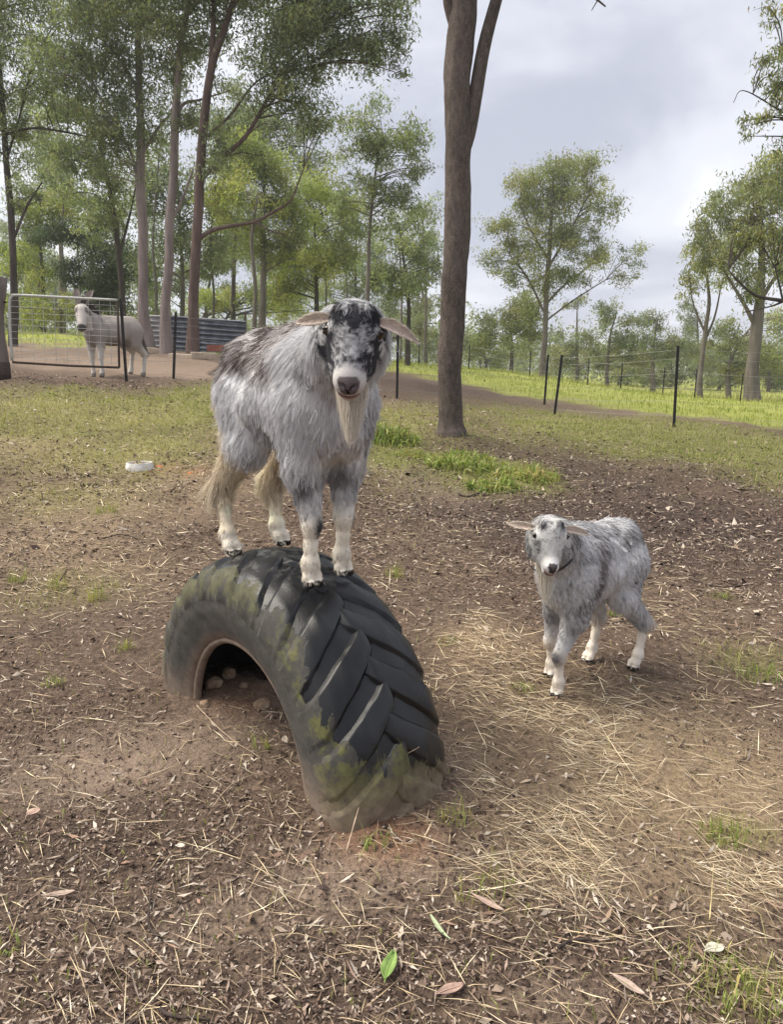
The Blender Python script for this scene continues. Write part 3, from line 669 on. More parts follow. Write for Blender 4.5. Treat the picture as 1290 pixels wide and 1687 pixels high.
def goat(name, label, O, h2, sc, feet, head, pattern, seed, fur_n, voxel=.0050, tail=True, body_fur=1.0, bw=1.0):
    """O: world point under the body at hoof level; h2: heading; feet: world hoof points fl, fr, hl, hr; head: dict of world vectors"""
    h2 = unit([h2[0], h2[1], 0]); l2 = np.array([-h2[1], h2[0], 0]); Rw = np.stack([h2, l2, [0, 0, 1]]); O = np.asarray(O, float)
    loc = lambda p: Rw @ (np.asarray(p, float) - O); vec = lambda v: Rw @ np.asarray(v, float)
    root = empty(name, tuple(O), math.atan2(h2[1], h2[0])); tag(root, label, 'goat', 'goats in the paddock')
    hp = loc(head['poll']); Fh = unit(vec(head['F'])); Rr = vec(head['right']); Rr = unit(Rr - Fh * (Rr @ Fh)); Nh = np.cross(Fh, Rr)   # Rr: image right
    hs = head.get('s', 1.0); fs = head.get('fs', .86)
    def H(f, l, n): return hp + hs * (f * fs * Fh + l * Rr + n * Nh)
    RH = np.stack([Fh, Rr, Nh])
    pts = np.array([loc(p) for p in feet.values()] + [H(.32, 0, 0), H(0, .2, 0), H(0, -.2, 0), hp])
    lo = np.minimum(pts.min(0) - .08, [-.50 * sc, -.26 * sc, -.03]); hi = np.maximum(pts.max(0) + .08, [.45 * sc, .26 * sc, .92 * sc])
    B = Field(lo, hi, voxel); S = lambda *p: np.array(p) * np.array([1, bw, 1]) * sc
    # trunk of the body
    B.cone(S(-.13, 0, .645), S(.15, 0, .64), .182 * sc * bw, .178 * sc * bw, .05)
    B.ell(S(-.01, 0, .625), S(.265, .190, .168), None, .05)
    B.ell(S(-.17, 0, .665), S(.135, .145, .160), None, .06)
    B.ell(S(.20, .0, .62), S(.13, .140, .170), None, .06)
    B.cone(S(-.23, 0, .775), S(.16, 0, .805), .055 * sc, .06 * sc, .08)
    B.ell(S(.25, 0, .55), S(.095, .098, .105), None, .06)          # brisket
    for sd in (-1, 1):
        B.ell(S(-.16, sd * .10, .765), S(.05, .035, .04), None, .06); B.ell(S(.15, sd * .135, .66), S(.07, .035, .12), None, .05)      # hip and shoulder blade
        B.ell(S(-.06, sd * .215, .70), S(.07, .055, .07), None, .05, True)                                                              # hollow of the flank
        B.cone(S(-.09, sd * .205, .62), S(-.045, sd * .17, .46), .022 * sc, .022 * sc, .035, True)                                       # fold in front of the thigh
    # neck up to the head
    nb = H(.055, 0, -.085); B.cone(S(.17, 0, .69), (S(.30, 0, .75) * .45 + nb * .55), .145 * sc, .105 * sc, .07); B.cone((S(.30, 0, .75) * .45 + nb * .55), nb, .105 * sc, .078 * hs, .05)
    # legs
    LEG = {}
    for key, p in feet.items():
        q = loc(p); sd = 1 if key[1] == 'l' else -1; fr = key[0] == 'f'; z0 = q[2]
        if fr:
            J = [S(.22, sd * .105, .56), S(.19, sd * .10, .40), np.array([0, 0, 0]), None]
            el = S(.185, sd * .085, .40) * .75 + np.array([q[0], q[1], .40 * sc]) * .25
            kn = np.array([q[0] * .85 + el[0] * .15 + .012, q[1] * .9 + el[1] * .1, z0 + .215 * sc]); fe = np.array([q[0] - .006, q[1], z0 + .075 * sc])
            B.cone(S(.20, sd * .09, .60), el, .10 * sc, .068 * sc, .05); B.cone(el, kn, .056 * sc, .031 * sc, .03); B.ell(kn, np.array([.032, .030, .042]) * sc, None, .02)
            B.cone(kn, fe, .026 * sc, .022 * sc, .02)
        else:
            st = S(-.135, sd * .112, .45); ho = np.array([q[0] - .07 * sc, q[1] * .9 + sd * .1 * sc * .1, z0 + .255 * sc]); fe = np.array([q[0] - .03 * sc, q[1], z0 + .075 * sc])
            B.cone(S(-.18, sd * .075, .62), st, .115 * sc, .078 * sc, .05); B.cone(st, ho, .070 * sc, .034 * sc, .035); B.ell(ho, np.array([.031, .026, .040]) * sc, None, .02)
            B.cone(ho, fe, .028 * sc, .021 * sc, .02)
        tx = unit([q[0] - fe[0] + .05, q[1] - fe[1], 0]) if not fr else np.array([1.0, 0, 0]); ty = np.array([-tx[1], tx[0], 0]); fz = np.array([q[0], q[1], z0])
        B.ell(fe, np.array([.033, .032, .036]) * sc, None, .015)
        for t in (-1, 1):
            c0 = fz + tx * .004 * sc + ty * t * .0155 * sc; B.cone(fe - [0, 0, .01], c0 + [0, 0, .032 * sc], .024 * sc, .020 * sc, .010); B.cone(c0 + tx * .018 * sc + [0, 0, .013 * sc], c0 + [0, 0, .020 * sc], .015 * sc, .017 * sc, .006)
        LEG[key] = (q, fe, kn if fr else ho)
    if tail:
        B.cone(S(-.285, 0, .73), S(-.345, 0, .67), .035 * sc, .018 * sc, .04)
    # head
    E = lambda f, l, n, rf, rl, rn, k=.025, cut=False: B.ell(H(f, l, n), np.array([rf * fs, rl, rn]) * hs, RH, k, cut)
    E(.055, 0, -.045, .075, .066, .070); E(.095, 0, -.030, .07, .060, .052)
    for s in (-1, 1):
        E(.098, s * .052, -.028, .030, .024, .026, .02); E(.155, s * .036, -.075, .075, .034, .05, .03)
        E(.035, s * .036, .012, .024, .019, .020, .02)          # healed horn buds
    B.cone(H(.09, 0, -.022), H(.235, 0, -.022), .056 * hs, .040 * hs * head.get('mw', 1.0), .03)
    mw = head.get('mw', 1.0); E(.252, 0, -.035, .044, .043 * mw, .040, .02); B.cone(H(.12, 0, -.10), H(.262, 0, -.072), .045 * hs, .026 * hs, .03); E(.272, 0, -.068, .022, .026, .022, .015)
    E(.268, 0, -.012, .020, .028, .020, .012)
    for s in (-1, 1):
        B.ell(H(.279, s * .017, .001), np.array([.005, .013, .010]) * hs, np.stack([unit(Fh + s * .55 * Rr), unit(Rr - s * .55 * Fh), Nh]), .005, True)
        E(.096, s * .073, -.020, .014, .009, .0125, .006, True)  # eye sockets
        B.cone(H(.284, s * .004, -.042), H(.262, s * .038, -.046), .0035 * hs, .003 * hs, .004, True)   # mouth line
    B.cone(H(.292, 0, -.006), H(.287, 0, -.034), .003, .003, .003, True)
    V, Q = B.mesh(); nbody = len(V)
    for s, (al, dr, ln) in head['ears'].items():
        al = unit(RH.T @ np.asarray(al, float)); ac = unit(Fh - al * (Fh @ al)); cu = unit(np.cross(al, ac)); cu = cu if cu @ Nh > 0 else -cu
        ev, ef = ear_mesh(H(.050, s * .062, -.030), al, ac, cu * .8 + ac * .0, ln * hs, .019 * hs, RH.T @ np.asarray(dr, float))
        Q = np.concatenate([Q, ef + len(V)]); V = np.concatenate([V, ev])
    NV = vert_normals(V, Q)
    hc = lambda X: ((X - hp) / hs) @ RH.T / np.array([fs, 1, 1])       # head coordinates f, l, n
    KN.clear(); KN.update({k_: v_[2] / sc for k_, v_ in LEG.items()})
    def is_head(X):
        q = hc(X); return smooth(q[:, 0], -.03, .01) * smooth(q[:, 2], -.16, -.12) * (np.abs(q[:, 1]) < .11) * (q[:, 0] < .34)
    colV = pattern(X=V / sc, q=hc(V), ish=is_head(V), z=V[:, 2] / sc, r=np.random.default_rng(seed), strand=False, nv=NV, cid=None)
    ear = np.arange(len(V)) >= nbody
    tE = np.abs(np.tile(np.linspace(-1, 1, 9), ear.sum() // 9)); colV[ear] = lerp3((.50, .39, .34), (.72, .64, .55), smooth(tE, .2, .9)) * (.8 + .4 * vnoise(V[ear] * 60, 5))[:, None]
    # nose leather, mouth, hooves: bare skin colours
    q = hc(V); hd = is_head(V) > .5
    nose = hd & (q[:, 0] > .252) & (q[:, 2] > -.030) & (np.abs(q[:, 1]) < .030 * head.get('nw', 1.0) - .012 * smooth(-q[:, 2], .0, .03)) & (q[:, 0] > .250 + np.maximum(0, np.abs(q[:, 1]) - .02) * .8)
    colV[nose] = np.array(head.get('nose', (.16, .125, .125)))
    dn = hd & (q[:, 0] > .272) & (q[:, 2] > -.03) & ((np.abs((q[:, 2] - .004) - (np.abs(q[:, 1]) - .015) * .9) < .0042) & (np.abs(np.abs(q[:, 1]) - .016) < .012) | (np.abs(q[:, 1]) < .0032) & (q[:, 2] < -.006)); colV[dn] = (.015, .012, .013)
    mo = hd & (q[:, 0] > .262) & (q[:, 2] < -.034) & (q[:, 2] > -.056) & (np.abs(q[:, 1]) < .030); colV[mo] = (.34, .22, .21)
    mo = hd & (q[:, 0] > .262) & (q[:, 2] < -.040) & (q[:, 2] > -.046) & (np.abs(q[:, 1]) < .032); colV[mo] = (.10, .06, .06)
    for key, (p, fe, _) in LEG.items():
        m = (np.hypot(V[:, 0] - p[0], V[:, 1] - p[1]) < .07 * sc) & (V[:, 2] < p[2] + .022 * sc); colV[m] = (.030, .024, .020)
    body = mesh_np('body', V, Q, M['fur_skin'], root, {'col': colV}, True)
    for s in (-1, 1):
        mb = MB(); u = np.linspace(0, math.pi, 13); v = np.linspace(0, 2 * math.pi, 17)[:-1]
        vv = np.array([(math.sin(a) * math.cos(b), math.sin(a) * math.sin(b), math.cos(a)) for a in u for b in v]) * np.array([.0145, .0145, .0145]) * hs + H(.096, s * .069, -.017)
        i = np.arange(12)[:, None] * 16; j = np.arange(16)[None]; mb.add(vv, np.stack([i + j, i + 16 + j, i + 16 + (j + 1) % 16, i + (j + 1) % 16], -1).reshape(-1, 4)); ey = mb.build('eye', M['eye'], root, True)
        pm = MB(); pc = H(.096, s * .069, -.017) + (Rr * s * .62 + Nh * .75) * .0118 * hs; pm.add((vv - H(.096, s * .069, -.017)) @ np.stack([Fh, Nh, Rr]).T * [.28, .62, .62] @ np.stack([Fh, Nh, Rr]) + pc, np.stack([i + j, i + 16 + j, i + 16 + (j + 1) % 16, i + (j + 1) % 16], -1).reshape(-1, 4)); pm.build('pupil', M['pupil'], ey, True)
    # ---- fur
    def zones(X):
        x = X / sc; z = x[:, 2]; hd = is_head(X); q = hc(X)
        leg = 1 - smooth(z - np.where(x[:, 0] > 0, .0, -.04), .30, .42)
        hind = smooth(-x[:, 0], .06, .14)
        return x, z, hd, q, leg, hind
    def length_f(X):
        x, z, hd, q, leg, hind = zones(X)
        L = .045 + .020 * smooth(z, .66, .76)
        L = L * (1 - .15 * smooth(x[:, 0], .25, .5))
        Lleg = np.where(hind > .5, .022 + body_fur * .145 * smooth(z, .19, .34) * smooth(-(x[:, 0] + .02), .06, .18), .020 + .026 * smooth(z, .22, .36))
        L = L * (1 - leg) + Lleg * leg
        L = L + max(body_fur, .8) * .05 * smooth(-x[:, 0], .20, .30) * smooth(z, .3, .45) * (1 - smooth(z, .58, .7))
        Lh = .013 + .012 * smooth(.09 - q[:, 0], 0, .08); Lh = Lh * (1 - .75 * smooth(q[:, 0], .16, .24))
        L = L * (1 - hd) + Lh * hd
        return L * (sc * .6 + .4) * (body_fur * .6 + .4) * (1 - hd) + L * hd * (sc * .6 + .4)
    def flow_f(X, Nn):
        x, z, hd, q, leg, hind = zones(X); fl = np.tile([-.55, 0, -.85], (len(X), 1))
        fl = fl + np.array([-.3, 0, 0]) * smooth(z, .66, .75)[:, None]; fl[:, 1] += .35 * np.sign(x[:, 1]) * smooth(z, .66, .74) * (1 - hd)
        nk = smooth(x[:, 0], .26, .4)[:, None]; fl = fl * (1 - nk) + np.array([-.35, 0, -1]) * nk
        lg = leg[:, None]; fl = fl * (1 - lg) + np.array([-.12, 0, -1]) * lg
        hf = -Fh * .8 + Rr * np.clip(q[:, 1] * 8, -1, 1)[:, None]; hf = np.where((q[:, 0] < .075)[:, None], Fh * .6 + Rr * np.clip(q[:, 1] * 9, -1, 1)[:, None], hf)
        return fl * (1 - hd[:, None]) + hf * hd[:, None]
    def lift_f(X):
        x, z, hd, q, leg, hind = zones(X); return .15 * (1 - hd) + .26 * hd + .04 * leg
    def keepf(X, u):
        x, z, hd, q, leg, hind = zones(X); m = np.ones(len(X), bool)
        for key, (p, fe, _) in LEG.items(): m &= ~((np.hypot(X[:, 0] - p[0], X[:, 1] - p[1]) < .07 * sc) & (X[:, 2] < p[2] + .020 * sc))
        m &= ~((hd > .5) & (q[:, 0] > .262) & (q[:, 2] > -.06)); m &= ~((hd > .5) & (np.hypot(q[:, 0] - .096, np.abs(q[:, 1]) - .072) < .021))
        return m
    def color_f(X, Nn, r, cid): return pattern(X=X / sc, q=hc(X), ish=is_head(X), z=X[:, 2] / sc, r=r, strand=True, nv=Nn, cid=cid)
    isb = (Q < nbody).all(1); QE = Q[~isb]
    grow_fur(V, QE, NV, 1500, lambda X: np.full(len(X), .009), lambda X, Nn: np.tile(Fh * .3, (len(X), 1)) + Rr * np.sign(hc(X)[:, 1])[:, None], lambda X: np.full(len(X), .25), lambda X, Nn, r, cid: np.array([[.66, .58, .50]]) * r.uniform(.55, 1.15, (len(X), 1)), .0005, root, seed + 1, None, 0, 4, name='ear_fuzz', gdroop=.05)
    grow_fur(V, Q[isb], NV, fur_n, length_f, flow_f, lift_f, color_f, .00062, root, seed, keepf, .80, 6)
    # beard: a tapering lock from the chin
    bl = head.get('beard', .13); n = head.get('beard_n', 900); r = np.random.default_rng(seed + 5)
    cl = r.normal(0, 1, n); X0 = H(.235, 0, -.092) + (np.clip(cl, -2, 2) * .021 * hs)[:, None] * Rr + (-np.abs(cl) * .018 * hs + r.uniform(-.02, .02, n) * hs)[:, None] * Fh - (np.abs(cl) * .010 + r.random(n) * .02)[:, None] * Nh * hs
    tip = H(.235, 0, -.098) + np.array([0, 0, -1.0]) * bl + vec(head.get('beard_dir', (0, 0, 0)))
    ln = r.uniform(.35, 1.0, n)[:, None] * (1 - .25 * np.abs(cl) / 2)[:, None]; end = X0 * np.array([.30, .30, 0]) + tip * np.array([.70, .70, 1]); end = X0 + (end - X0) * ln + r.normal(0, .007, (n, 3))
    u = np.linspace(0, 1, 6)[None, :, None]; Pb = X0[:, None] * (1 - u) + end[:, None] * u; Pb[:, :, 2] -= 0; Pb += (np.sin(u * math.pi) * r.normal(0, .004, (n, 1, 3)))
    curves_obj('beard', Pb, .0007 * (1 - .8 * u[:, :, 0]) * np.ones((n, 1)), np.array([[.80, .73, .62]]) * r.uniform(.6, 1.08, (n, 1)), M['fur'], root)
    return root, H, loc

KN = {}
def blob(X, c, r): return np.exp(-(((X - np.asarray(c)) / np.asarray(r)) ** 2).sum(1))
WHITE, SILVER, GREY, DARK, BLACK, CREAM, BROWN = [np.array(c) for c in ((.80, .79, .78), (.68, .68, .695), (.27, .27, .29), (.075, .073, .08), (.016, .016, .02), (.80, .73, .62), (.125, .092, .082))]
def strand_mix(dk, r, strand, cid, light=SILVER, dark=DARK, spread=.45, cl=.42):
    """roan coat: each hair light or dark with probability dk"""
    n = len(dk)
    if strand:
        rc = np.random.default_rng(99).random(100000)[cid % 100000]
        t = np.clip((dk - (cl * rc + (1 - cl) * r.random(n))) / spread + .5, 0, 1)
    else: t = dk
    return light * (1 - t)[:, None] + dark * t[:, None]
def pattern_big(X, q, ish, z, r, strand, nv, cid):
    n = len(X); W = X + (np.stack([fbm(X * 7, 3, s) for s in (3, 4, 5)], 1) - .5) * .10; ys = X[:, 1]
    if cid is None: cid = np.zeros(n, int)
    nz = fbm(X * np.array([11, 11, 5]), 3, 8)
    dk = .11 + .34 * (nz - .5) + .10 * smooth(z, .40, .2)
    dk -= .22 * blob(W, (-.22, -.17, .60), (.12, .2, .09)); dk -= .15 * blob(W, (.18, -.14, .62), (.10, .2, .12))
    dk += .50 * blob(W, (.10, -.10, .50), (.055, .12, .10)) + .34 * blob(W, (-.27, -.13, .50), (.035, .12, .14)) + .25 * blob(W, (.0, -.15, .50), (.08, .1, .06))
    dk += .35 * blob(W, (.30, -.10, .70), (.10, .1, .06)); dk += .35 * blob(W, (.32, .10, .55), (.08, .06, .10))
    c = strand_mix(np.clip(dk, .02, .95), r, strand, cid)
    # brown-black streaks over the back
    sad = smooth(W[:, 2], .665, .74) * smooth(W[:, 0], -.34, -.22) * (1 - smooth(W[:, 0], .14, .24))
    st = fbm(np.stack([X[:, 0] * 30 + X[:, 2] * 16, X[:, 1] * 5, X[:, 2] * 5], 1), 3, 21)
    if strand: sk = np.clip((sad * 1.15 * smooth(st, .43, .60) - .5 * r.random(n)) * 2.0, 0, 1)
    else: sk = sad * smooth(st, .43, .62) * .6
    br = BROWN * (.5 + r.random((n, 1)) * .7); c = c * (1 - sk[:, None]) + br * sk[:, None]
    tan = (sad * (1 - sk) * .45)[:, None]; c = c * (1 - tan) + np.array([.50, .44, .41]) * tan
    # cream legs, skirt and brisket
    hind = smooth(-X[:, 0], .02, .12); cr = (1 - smooth(W[:, 2], .20, .34)) * (1 - hind) + hind * (1 - smooth(W[:, 2] + 1.7 * np.clip(X[:, 0] + .14, -.3, .05), .36, .54))
    cr = np.clip(cr + .8 * blob(W, (.30, 0, .42), (.12, .12, .07)) + .9 * smooth(-X[:, 0], .29, .36) * (z < .72), 0, 1)
    cc = CREAM * (.72 + .5 * fbm(X * 15, 2, 31))[:, None] * (1 if not strand else r.uniform(.7, 1.15, (n, 1))); cc = np.where((hind > .5)[:, None] & (z > .12)[:, None], cc * np.array([1.08, 1.03, .94]), cc)
    c = c * (1 - cr[:, None]) + cc * cr[:, None]
    # dark marks on the forelegs
    fl = (X[:, 0] > .05)
    dm = fl * (1.1 * blob(W, KN['fr'] + [.0, -.05, .125], (.06, .026, .040)) + .55 * blob(W, KN['fr'] + [.03, .02, .17], (.05, .03, .06)) + .9 * blob(W, KN['fl'] + [.02, -.035, .14], (.06, .028, .05)) + .5 * blob(W, KN['fl'] + [.02, .02, .10], (.06, .02, .05))) + fl * 1.5 * (blob(X, KN['fr'] + [.02, .008, -.005], (.04, .022, .036)) + blob(X, KN['fl'] + [.0, .028, -.01], (.05, .020, .026)))
    gm = fl * .55 * smooth(W[:, 2], .20, .26) * (1 - smooth(W[:, 2], .34, .44))
    c = c * (1 - np.clip(gm, 0, 1)[:, None]) + strand_mix(np.full(n, .40), r, strand, cid) * np.clip(gm, 0, 1)[:, None]
    dm = np.clip(dm * 1.0 - (.25 * r.random(n) if strand else .1), 0, 1)[:, None]; c = c * (1 - dm) + DARK * .6 * dm
    # face
    f, l, nn = q[:, 0], np.abs(q[:, 1]), q[:, 2]; fw = fbm(q * 40, 3, 50) - .5; f2 = f + fw * .03; l2 = l + fw * .02
    g_ = lambda l0, f0, rl, rf: np.exp(-(((sl - l0) / rl) ** 2 + ((f2 - f0) / rf) ** 2)); sl = q[:, 1] + fw * .02
    fd = .66 + .9 * fw + 1.1 * (vnoise(q * 150, 71) - .5)
    fd += .9 * (g_(-.012, -.012, .016, .018) + g_(.030, -.008, .018, .018)) + 1.3 * (g_(-.054, .045, .017, .036) + g_(.056, .050, .021, .036)) + 1.0 * g_(0, .062, .026, .036) + .5 * g_(0, .10, .012, .02)
    fd += .75 * smooth(l2, .052, .066) * smooth(f2, .105, .12) * (1 - smooth(f2, .24, .26)) + .35 * g_(.055, .19, .025, .06)
    fd -= .9 * np.exp(-(((l2 - .073) / .013) ** 2 + ((f2 - .082) / .022) ** 2)) + .45 * (g_(-.028, .02, .013, .03) + g_(.028, .03, .011, .02)) + .3 * g_(0, .17, .02, .04)
    mz = smooth(f2 - .35 * np.maximum(l - .02, 0), .208, .240) * (1 - smooth(l2, .042, .060)); fd = fd * (1 - mz) + .08 * mz
    fc = strand_mix(np.clip(fd, .03, 1), r, strand, np.zeros(n, int) if cid is None else cid, SILVER * .80, BLACK * 1.6, .32)
    fc = fc * (1 - mz[:, None]) + (WHITE * np.array([.66, .64, .63])) * mz[:, None]
    return np.clip(c * (1 - ish[:, None]) + fc * ish[:, None], .008, .85)
def pattern_small(X, q, ish, z, r, strand, nv, cid):
    n = len(X); W = X + (np.stack([fbm(X * 7, 3, s) for s in (13, 14, 15)], 1) - .5) * .10
    if cid is None: cid = np.zeros(n, int)
    nz = fbm(X * np.array([16, 16, 9]), 3, 18); dk = .18 + .25 * (nz - .5)
    dk += .30 * blob(W, (-.12, .16, .56), (.11, .2, .09)) + .45 * blob(W, (.22, .13, .50), (.05, .10, .13)) + .30 * smooth(W[:, 2], .70, .78)
    dk -= .20 * smooth(-X[:, 0], .28, .40) + .12 * blob(W, (.02, .16, .66), (.08, .2, .08))
    c = strand_mix(np.clip(dk, .03, .95), r, strand, cid)
    sad = blob(W, (.14, .10, .70), (.055, .16, .10)) + .8 * blob(W, (.17, .14, .58), (.03, .1, .10)); sk = np.clip(sad * 1.4 - (.5 * r.random(n) if strand else .2), 0, 1)[:, None]
    c = c * (1 - sk) + np.array([.115, .085, .085]) * sk
    fr = smooth(X[:, 0], .0, .05); cr = fr * (1 - smooth(W[:, 2], .18, .27)) + (1 - fr) * (1 - smooth(W[:, 2], .22, .34)); cr = np.clip(cr + .45 * blob(W, (.32, 0, .46), (.12, .09, .12)) + .8 * smooth(-X[:, 0], .28, .35), 0, 1)[:, None]
    c = c * (1 - cr) + WHITE * np.array([.95, .87, .77]) * (.72 + .5 * fbm(X * 18, 2, 33))[:, None] * (1 if not strand else r.uniform(.72, 1.1, (n, 1))) * cr
    dm = np.clip(1.5 * blob(X, KN['fl'] + [.02, .0, -.0], (.05, .035, .036)) + .8 * blob(W, (-.25, .10, .34), (.07, .07, .09)) * .8 + .6 * blob(W, (.26, .09, .36), (.06, .05, .08)) + .9 * blob(W, (.24, -.09, .38), (.06, .05, .06)), 0, 1) * (1 if not strand else r.uniform(.5, 1, n)); c = c * (1 - dm[:, None]) + np.array([.13, .125, .13]) * dm[:, None]
    f, l = q[:, 0], np.abs(q[:, 1]); fw = fbm(q * 40, 3, 60) - .5; f2 = f + fw * .03; l2 = l + fw * .02
    fd = .36 + .7 * fw + .6 * np.exp(-(((l2 - .042) / .018) ** 2 + ((f2 - .055) / .028) ** 2)) - .25 * np.exp(-((l2 / .018) ** 2 + ((f2 - .02) / .04) ** 2)) + .22 * np.exp(-((l2 / .02) ** 2 + ((f2 - .085) / .02) ** 2)) + .28 * smooth(l2, .04, .06) * smooth(f2, .12, .14) * (1 - smooth(f2, .22, .25)) - .35 * np.exp(-(((l2 - .072) / .016) ** 2 + ((f2 - .085) / .025) ** 2))
    mz = smooth(f2, .205, .235); fd = fd * (1 - mz) + .03 * mz
    fc = strand_mix(np.clip(fd, .02, 1), r, strand, cid, WHITE * .88, DARK, .5)
    return np.clip(c * (1 - ish[:, None]) + fc * ish[:, None], .008, .85)

def on_tyre(u, a):
    ang = math.asin(u / .70); r = (float(ty_prof(a / TY_S[1])) + .021) * TY_S[0]; return TY_C + TY_A * .02 + TY_U * math.sin(ang) * r + TY_A * a + np.array([0, 0, math.cos(ang) * r - .015])
if 'goat' not in SKIP:
    F1 = dict(fr=on_tyre(.265, -.05), fl=on_tyre(.245, .095), hr=on_tyre(-.165, -.11), hl=on_tyre(-.155, .10))
    O1 = TY_C + TY_U * .075 + TY_A * .04 + np.array([0, 0, .665])
    head1 = dict(poll=aty(586, 497, 2.06), F=(-.075, -.34, -.94), right=(.993, .0, -.10), s=1.0, beard=.175, beard_n=4200, beard_dir=(.0, .0, 0), nose=(.135, .115, .12),
                 ears={-1: ((.06, -1, -.35), (-.06, 0, -.1), .112), 1: ((.10, 1, -.15), (.24, .1, -.1), .112)})
    g1, H1, _ = goat('goat', 'shaggy silver grey goat with a dark face and beard standing on the tyre', O1, TY_U, 1.0, F1, head1, pattern_big, 4, 95000)
    O2 = np.array([.90, 3.14, 0.0]); h2 = (-.80, -.60)
    fz = lambda x, y: np.array([x, y, terrain(np.array([[x, y]]))[0] + .004])
    F2 = dict(fl=fz(.722, 2.965), fr=fz(.735, 3.165), hr=fz(.945, 3.30), hl=fz(1.135, 3.21))
    head2 = dict(poll=aty(908, 853, 2.80), F=(-.03, -.48, -.87), right=(1, .03, -.06), s=.86, mw=.70, fs=.86, beard=.16, beard_n=1300, nw=.72, nose=(.10, .085, .085),
                 ears={-1: ((-.16, -1, -.30), (-.10, 0, -.1), .135), 1: ((-.06, 1, -.35), (.06, 0, -.12), .150)})
    g2, H2, _ = goat('goat', 'smaller pale grey goat wearing a thin collar, standing on the soil beside the tyre', O2, h2, .84, F2, head2, pattern_small, 9, 95000, .0048, True, .60, bw=.88)

# ------------------------------------------------------------------ gate, fence, iron sheets, donkey
def wpt(px, py, y): return aty(px, py, y)
# steel mesh gate between the timber post and the black picket
gate = empty('farm_gate', tuple(wpt(110, 602, 12.3))); tag(gate, 'galvanised mesh farm gate with a pale curved top rail in front of the donkey', 'gate')
GO = np.array(gate.location)
def gpt(u, v):   # u 0..1 along the gate, v height 0..1
    bl, br = wpt(20, 597, 12.0), wpt(199, 606, 12.6); tl, tr = wpt(15, 486, 12.0), wpt(197, 495, 12.6)
    return (bl * (1 - u) + br * u) * (1 - v) + (tl * (1 - u) + tr * u) * v - GO
MB().tube(bez([gpt(0, .02), gpt(-.005, .5), gpt(0, .88), gpt(.022, .975), gpt(.075, 1), gpt(.5, 1), gpt(.98, 1)], 40), .021, 10).build('top_rail', M['galv'], gate, True)
MB().tube([gpt(0, 0), gpt(.5, -.01), gpt(.985, 0)], .020, 10).build('bottom_rail', M['rust'], gate, True)
MB().tube([gpt(.985, .0), gpt(.983, .5), gpt(.98, 1)], .018, 10).build('end_stile', M['rust'], gate, True)
for v in (.08, .17, .26, .36, .46, .56, .65, .74, .83, .92):
    MB().tube([gpt(.005, v), gpt(.5, v + rng.normal(0, .004)), gpt(.98, v)], .0035, 5).build('wire', M['galv'], gate)
for u in np.linspace(.09, .91, 9):
    MB().tube([gpt(u, .0), gpt(u + rng.normal(0, .002), .5), gpt(u, 1)], .0032, 5).build('wire', M['galv'], gate)
# timber strainer post at the frame edge
p0 = wpt(0, 625, 12.05); p1 = wpt(-6, 455, 12.05)
tp = empty('gate_post', tuple(p0)); tag(tp, 'thick weathered timber gate post with a dark stained foot', 'post')
MB().tube(bez([(0, 0, -.3), (0, 0, .25), (-.02, 0, .9), tuple(p1 - p0)], 16), .165, 14).build('post_shaft', M['wood_post'], tp, True)
MB().tube([(0, 0, -.05), (.0, 0, .27)], .172, 14).build('stained_foot', M['rust'], tp, True)
MB().tube([(.15, -.02, 1.22), (.24, -.02, 1.2)], .018, 6).build('hinge', M['rust'], tp, True)
# black steel pickets with strained wire: two runs either side of the big trunk
def picket(parent, base, top, w=.028):
    b = np.asarray(base, float); t = np.asarray(top, float); ax = unit(t - b); b = b - ax * .35
    mb = MB()
    x = unit(np.cross(ax, [0, 1, 0])); y = np.cross(ax, x)
    for k in range(3):   # star section: three fins
        a = k * 2 * math.pi / 3 + .5; d = x * math.cos(a) + y * math.sin(a); s = np.cross(ax, d)
        V = [b + s * .005, b - s * .005, b - s * .004 + d * w, b + s * .004 + d * w]; V += [v + (t - b) for v in V]
        mb.add(np.array(V), np.array([[0, 1, 5, 4], [1, 2, 6, 5], [2, 3, 7, 6], [3, 0, 4, 7], [4, 5, 6, 7]]))
    return mb.build('post', M['steel_black'], parent)
def fence(label, posts, heights, mat='wire', sag=.02, wr=.0022):
    c = np.mean([p[0] for p in posts], 0); root = empty('wire_fence', tuple(c)); tag(root, label, 'fence')
    for p in posts:
        if p[2]: picket(root, p[0] - c, p[1] - c)
    for i in range(len(posts) - 1):
        for h in heights:
            a = posts[i][0] * (1 - h) + posts[i][1] * h - c; b = posts[i + 1][0] * (1 - h) + posts[i + 1][1] * h - c; t = np.linspace(0, 1, 9)[:, None]
            MB().tube(a * (1 - t) + b * t - np.array([0, 0, sag]) * 4 * t * (1 - t), wr, 4, False).build('wire', M[mat], root)
P_ = lambda x0, y0, x1, y1, y, vis=True: (wpt(x0, y0, y), wpt(x1, y1, y), vis)
fence('plain wire fence on two black steel pickets beside the gate', [P_(209, 633, 199, 492, 12.6), P_(286, 629, 290, 515, 14.0), P_(470, 645, 470, 535, 14.6, False), P_(654, 656, 656, 545, 15.0)], (.12, .3, .48, .66, .84, .95))
fence('plain wire fence on leaning black steel pickets to the right of the big trunk', [P_(654.6, 656, 656.5, 545, 15.0, False), P_(897, 664, 903, 585, 17.5), P_(913, 687, 926, 585, 14.6), P_(1110, 700, 1117, 570, 13.0), P_(1400, 716, 1400, 575, 12.6, False)], (.12, .3, .48, .66, .84, .95))
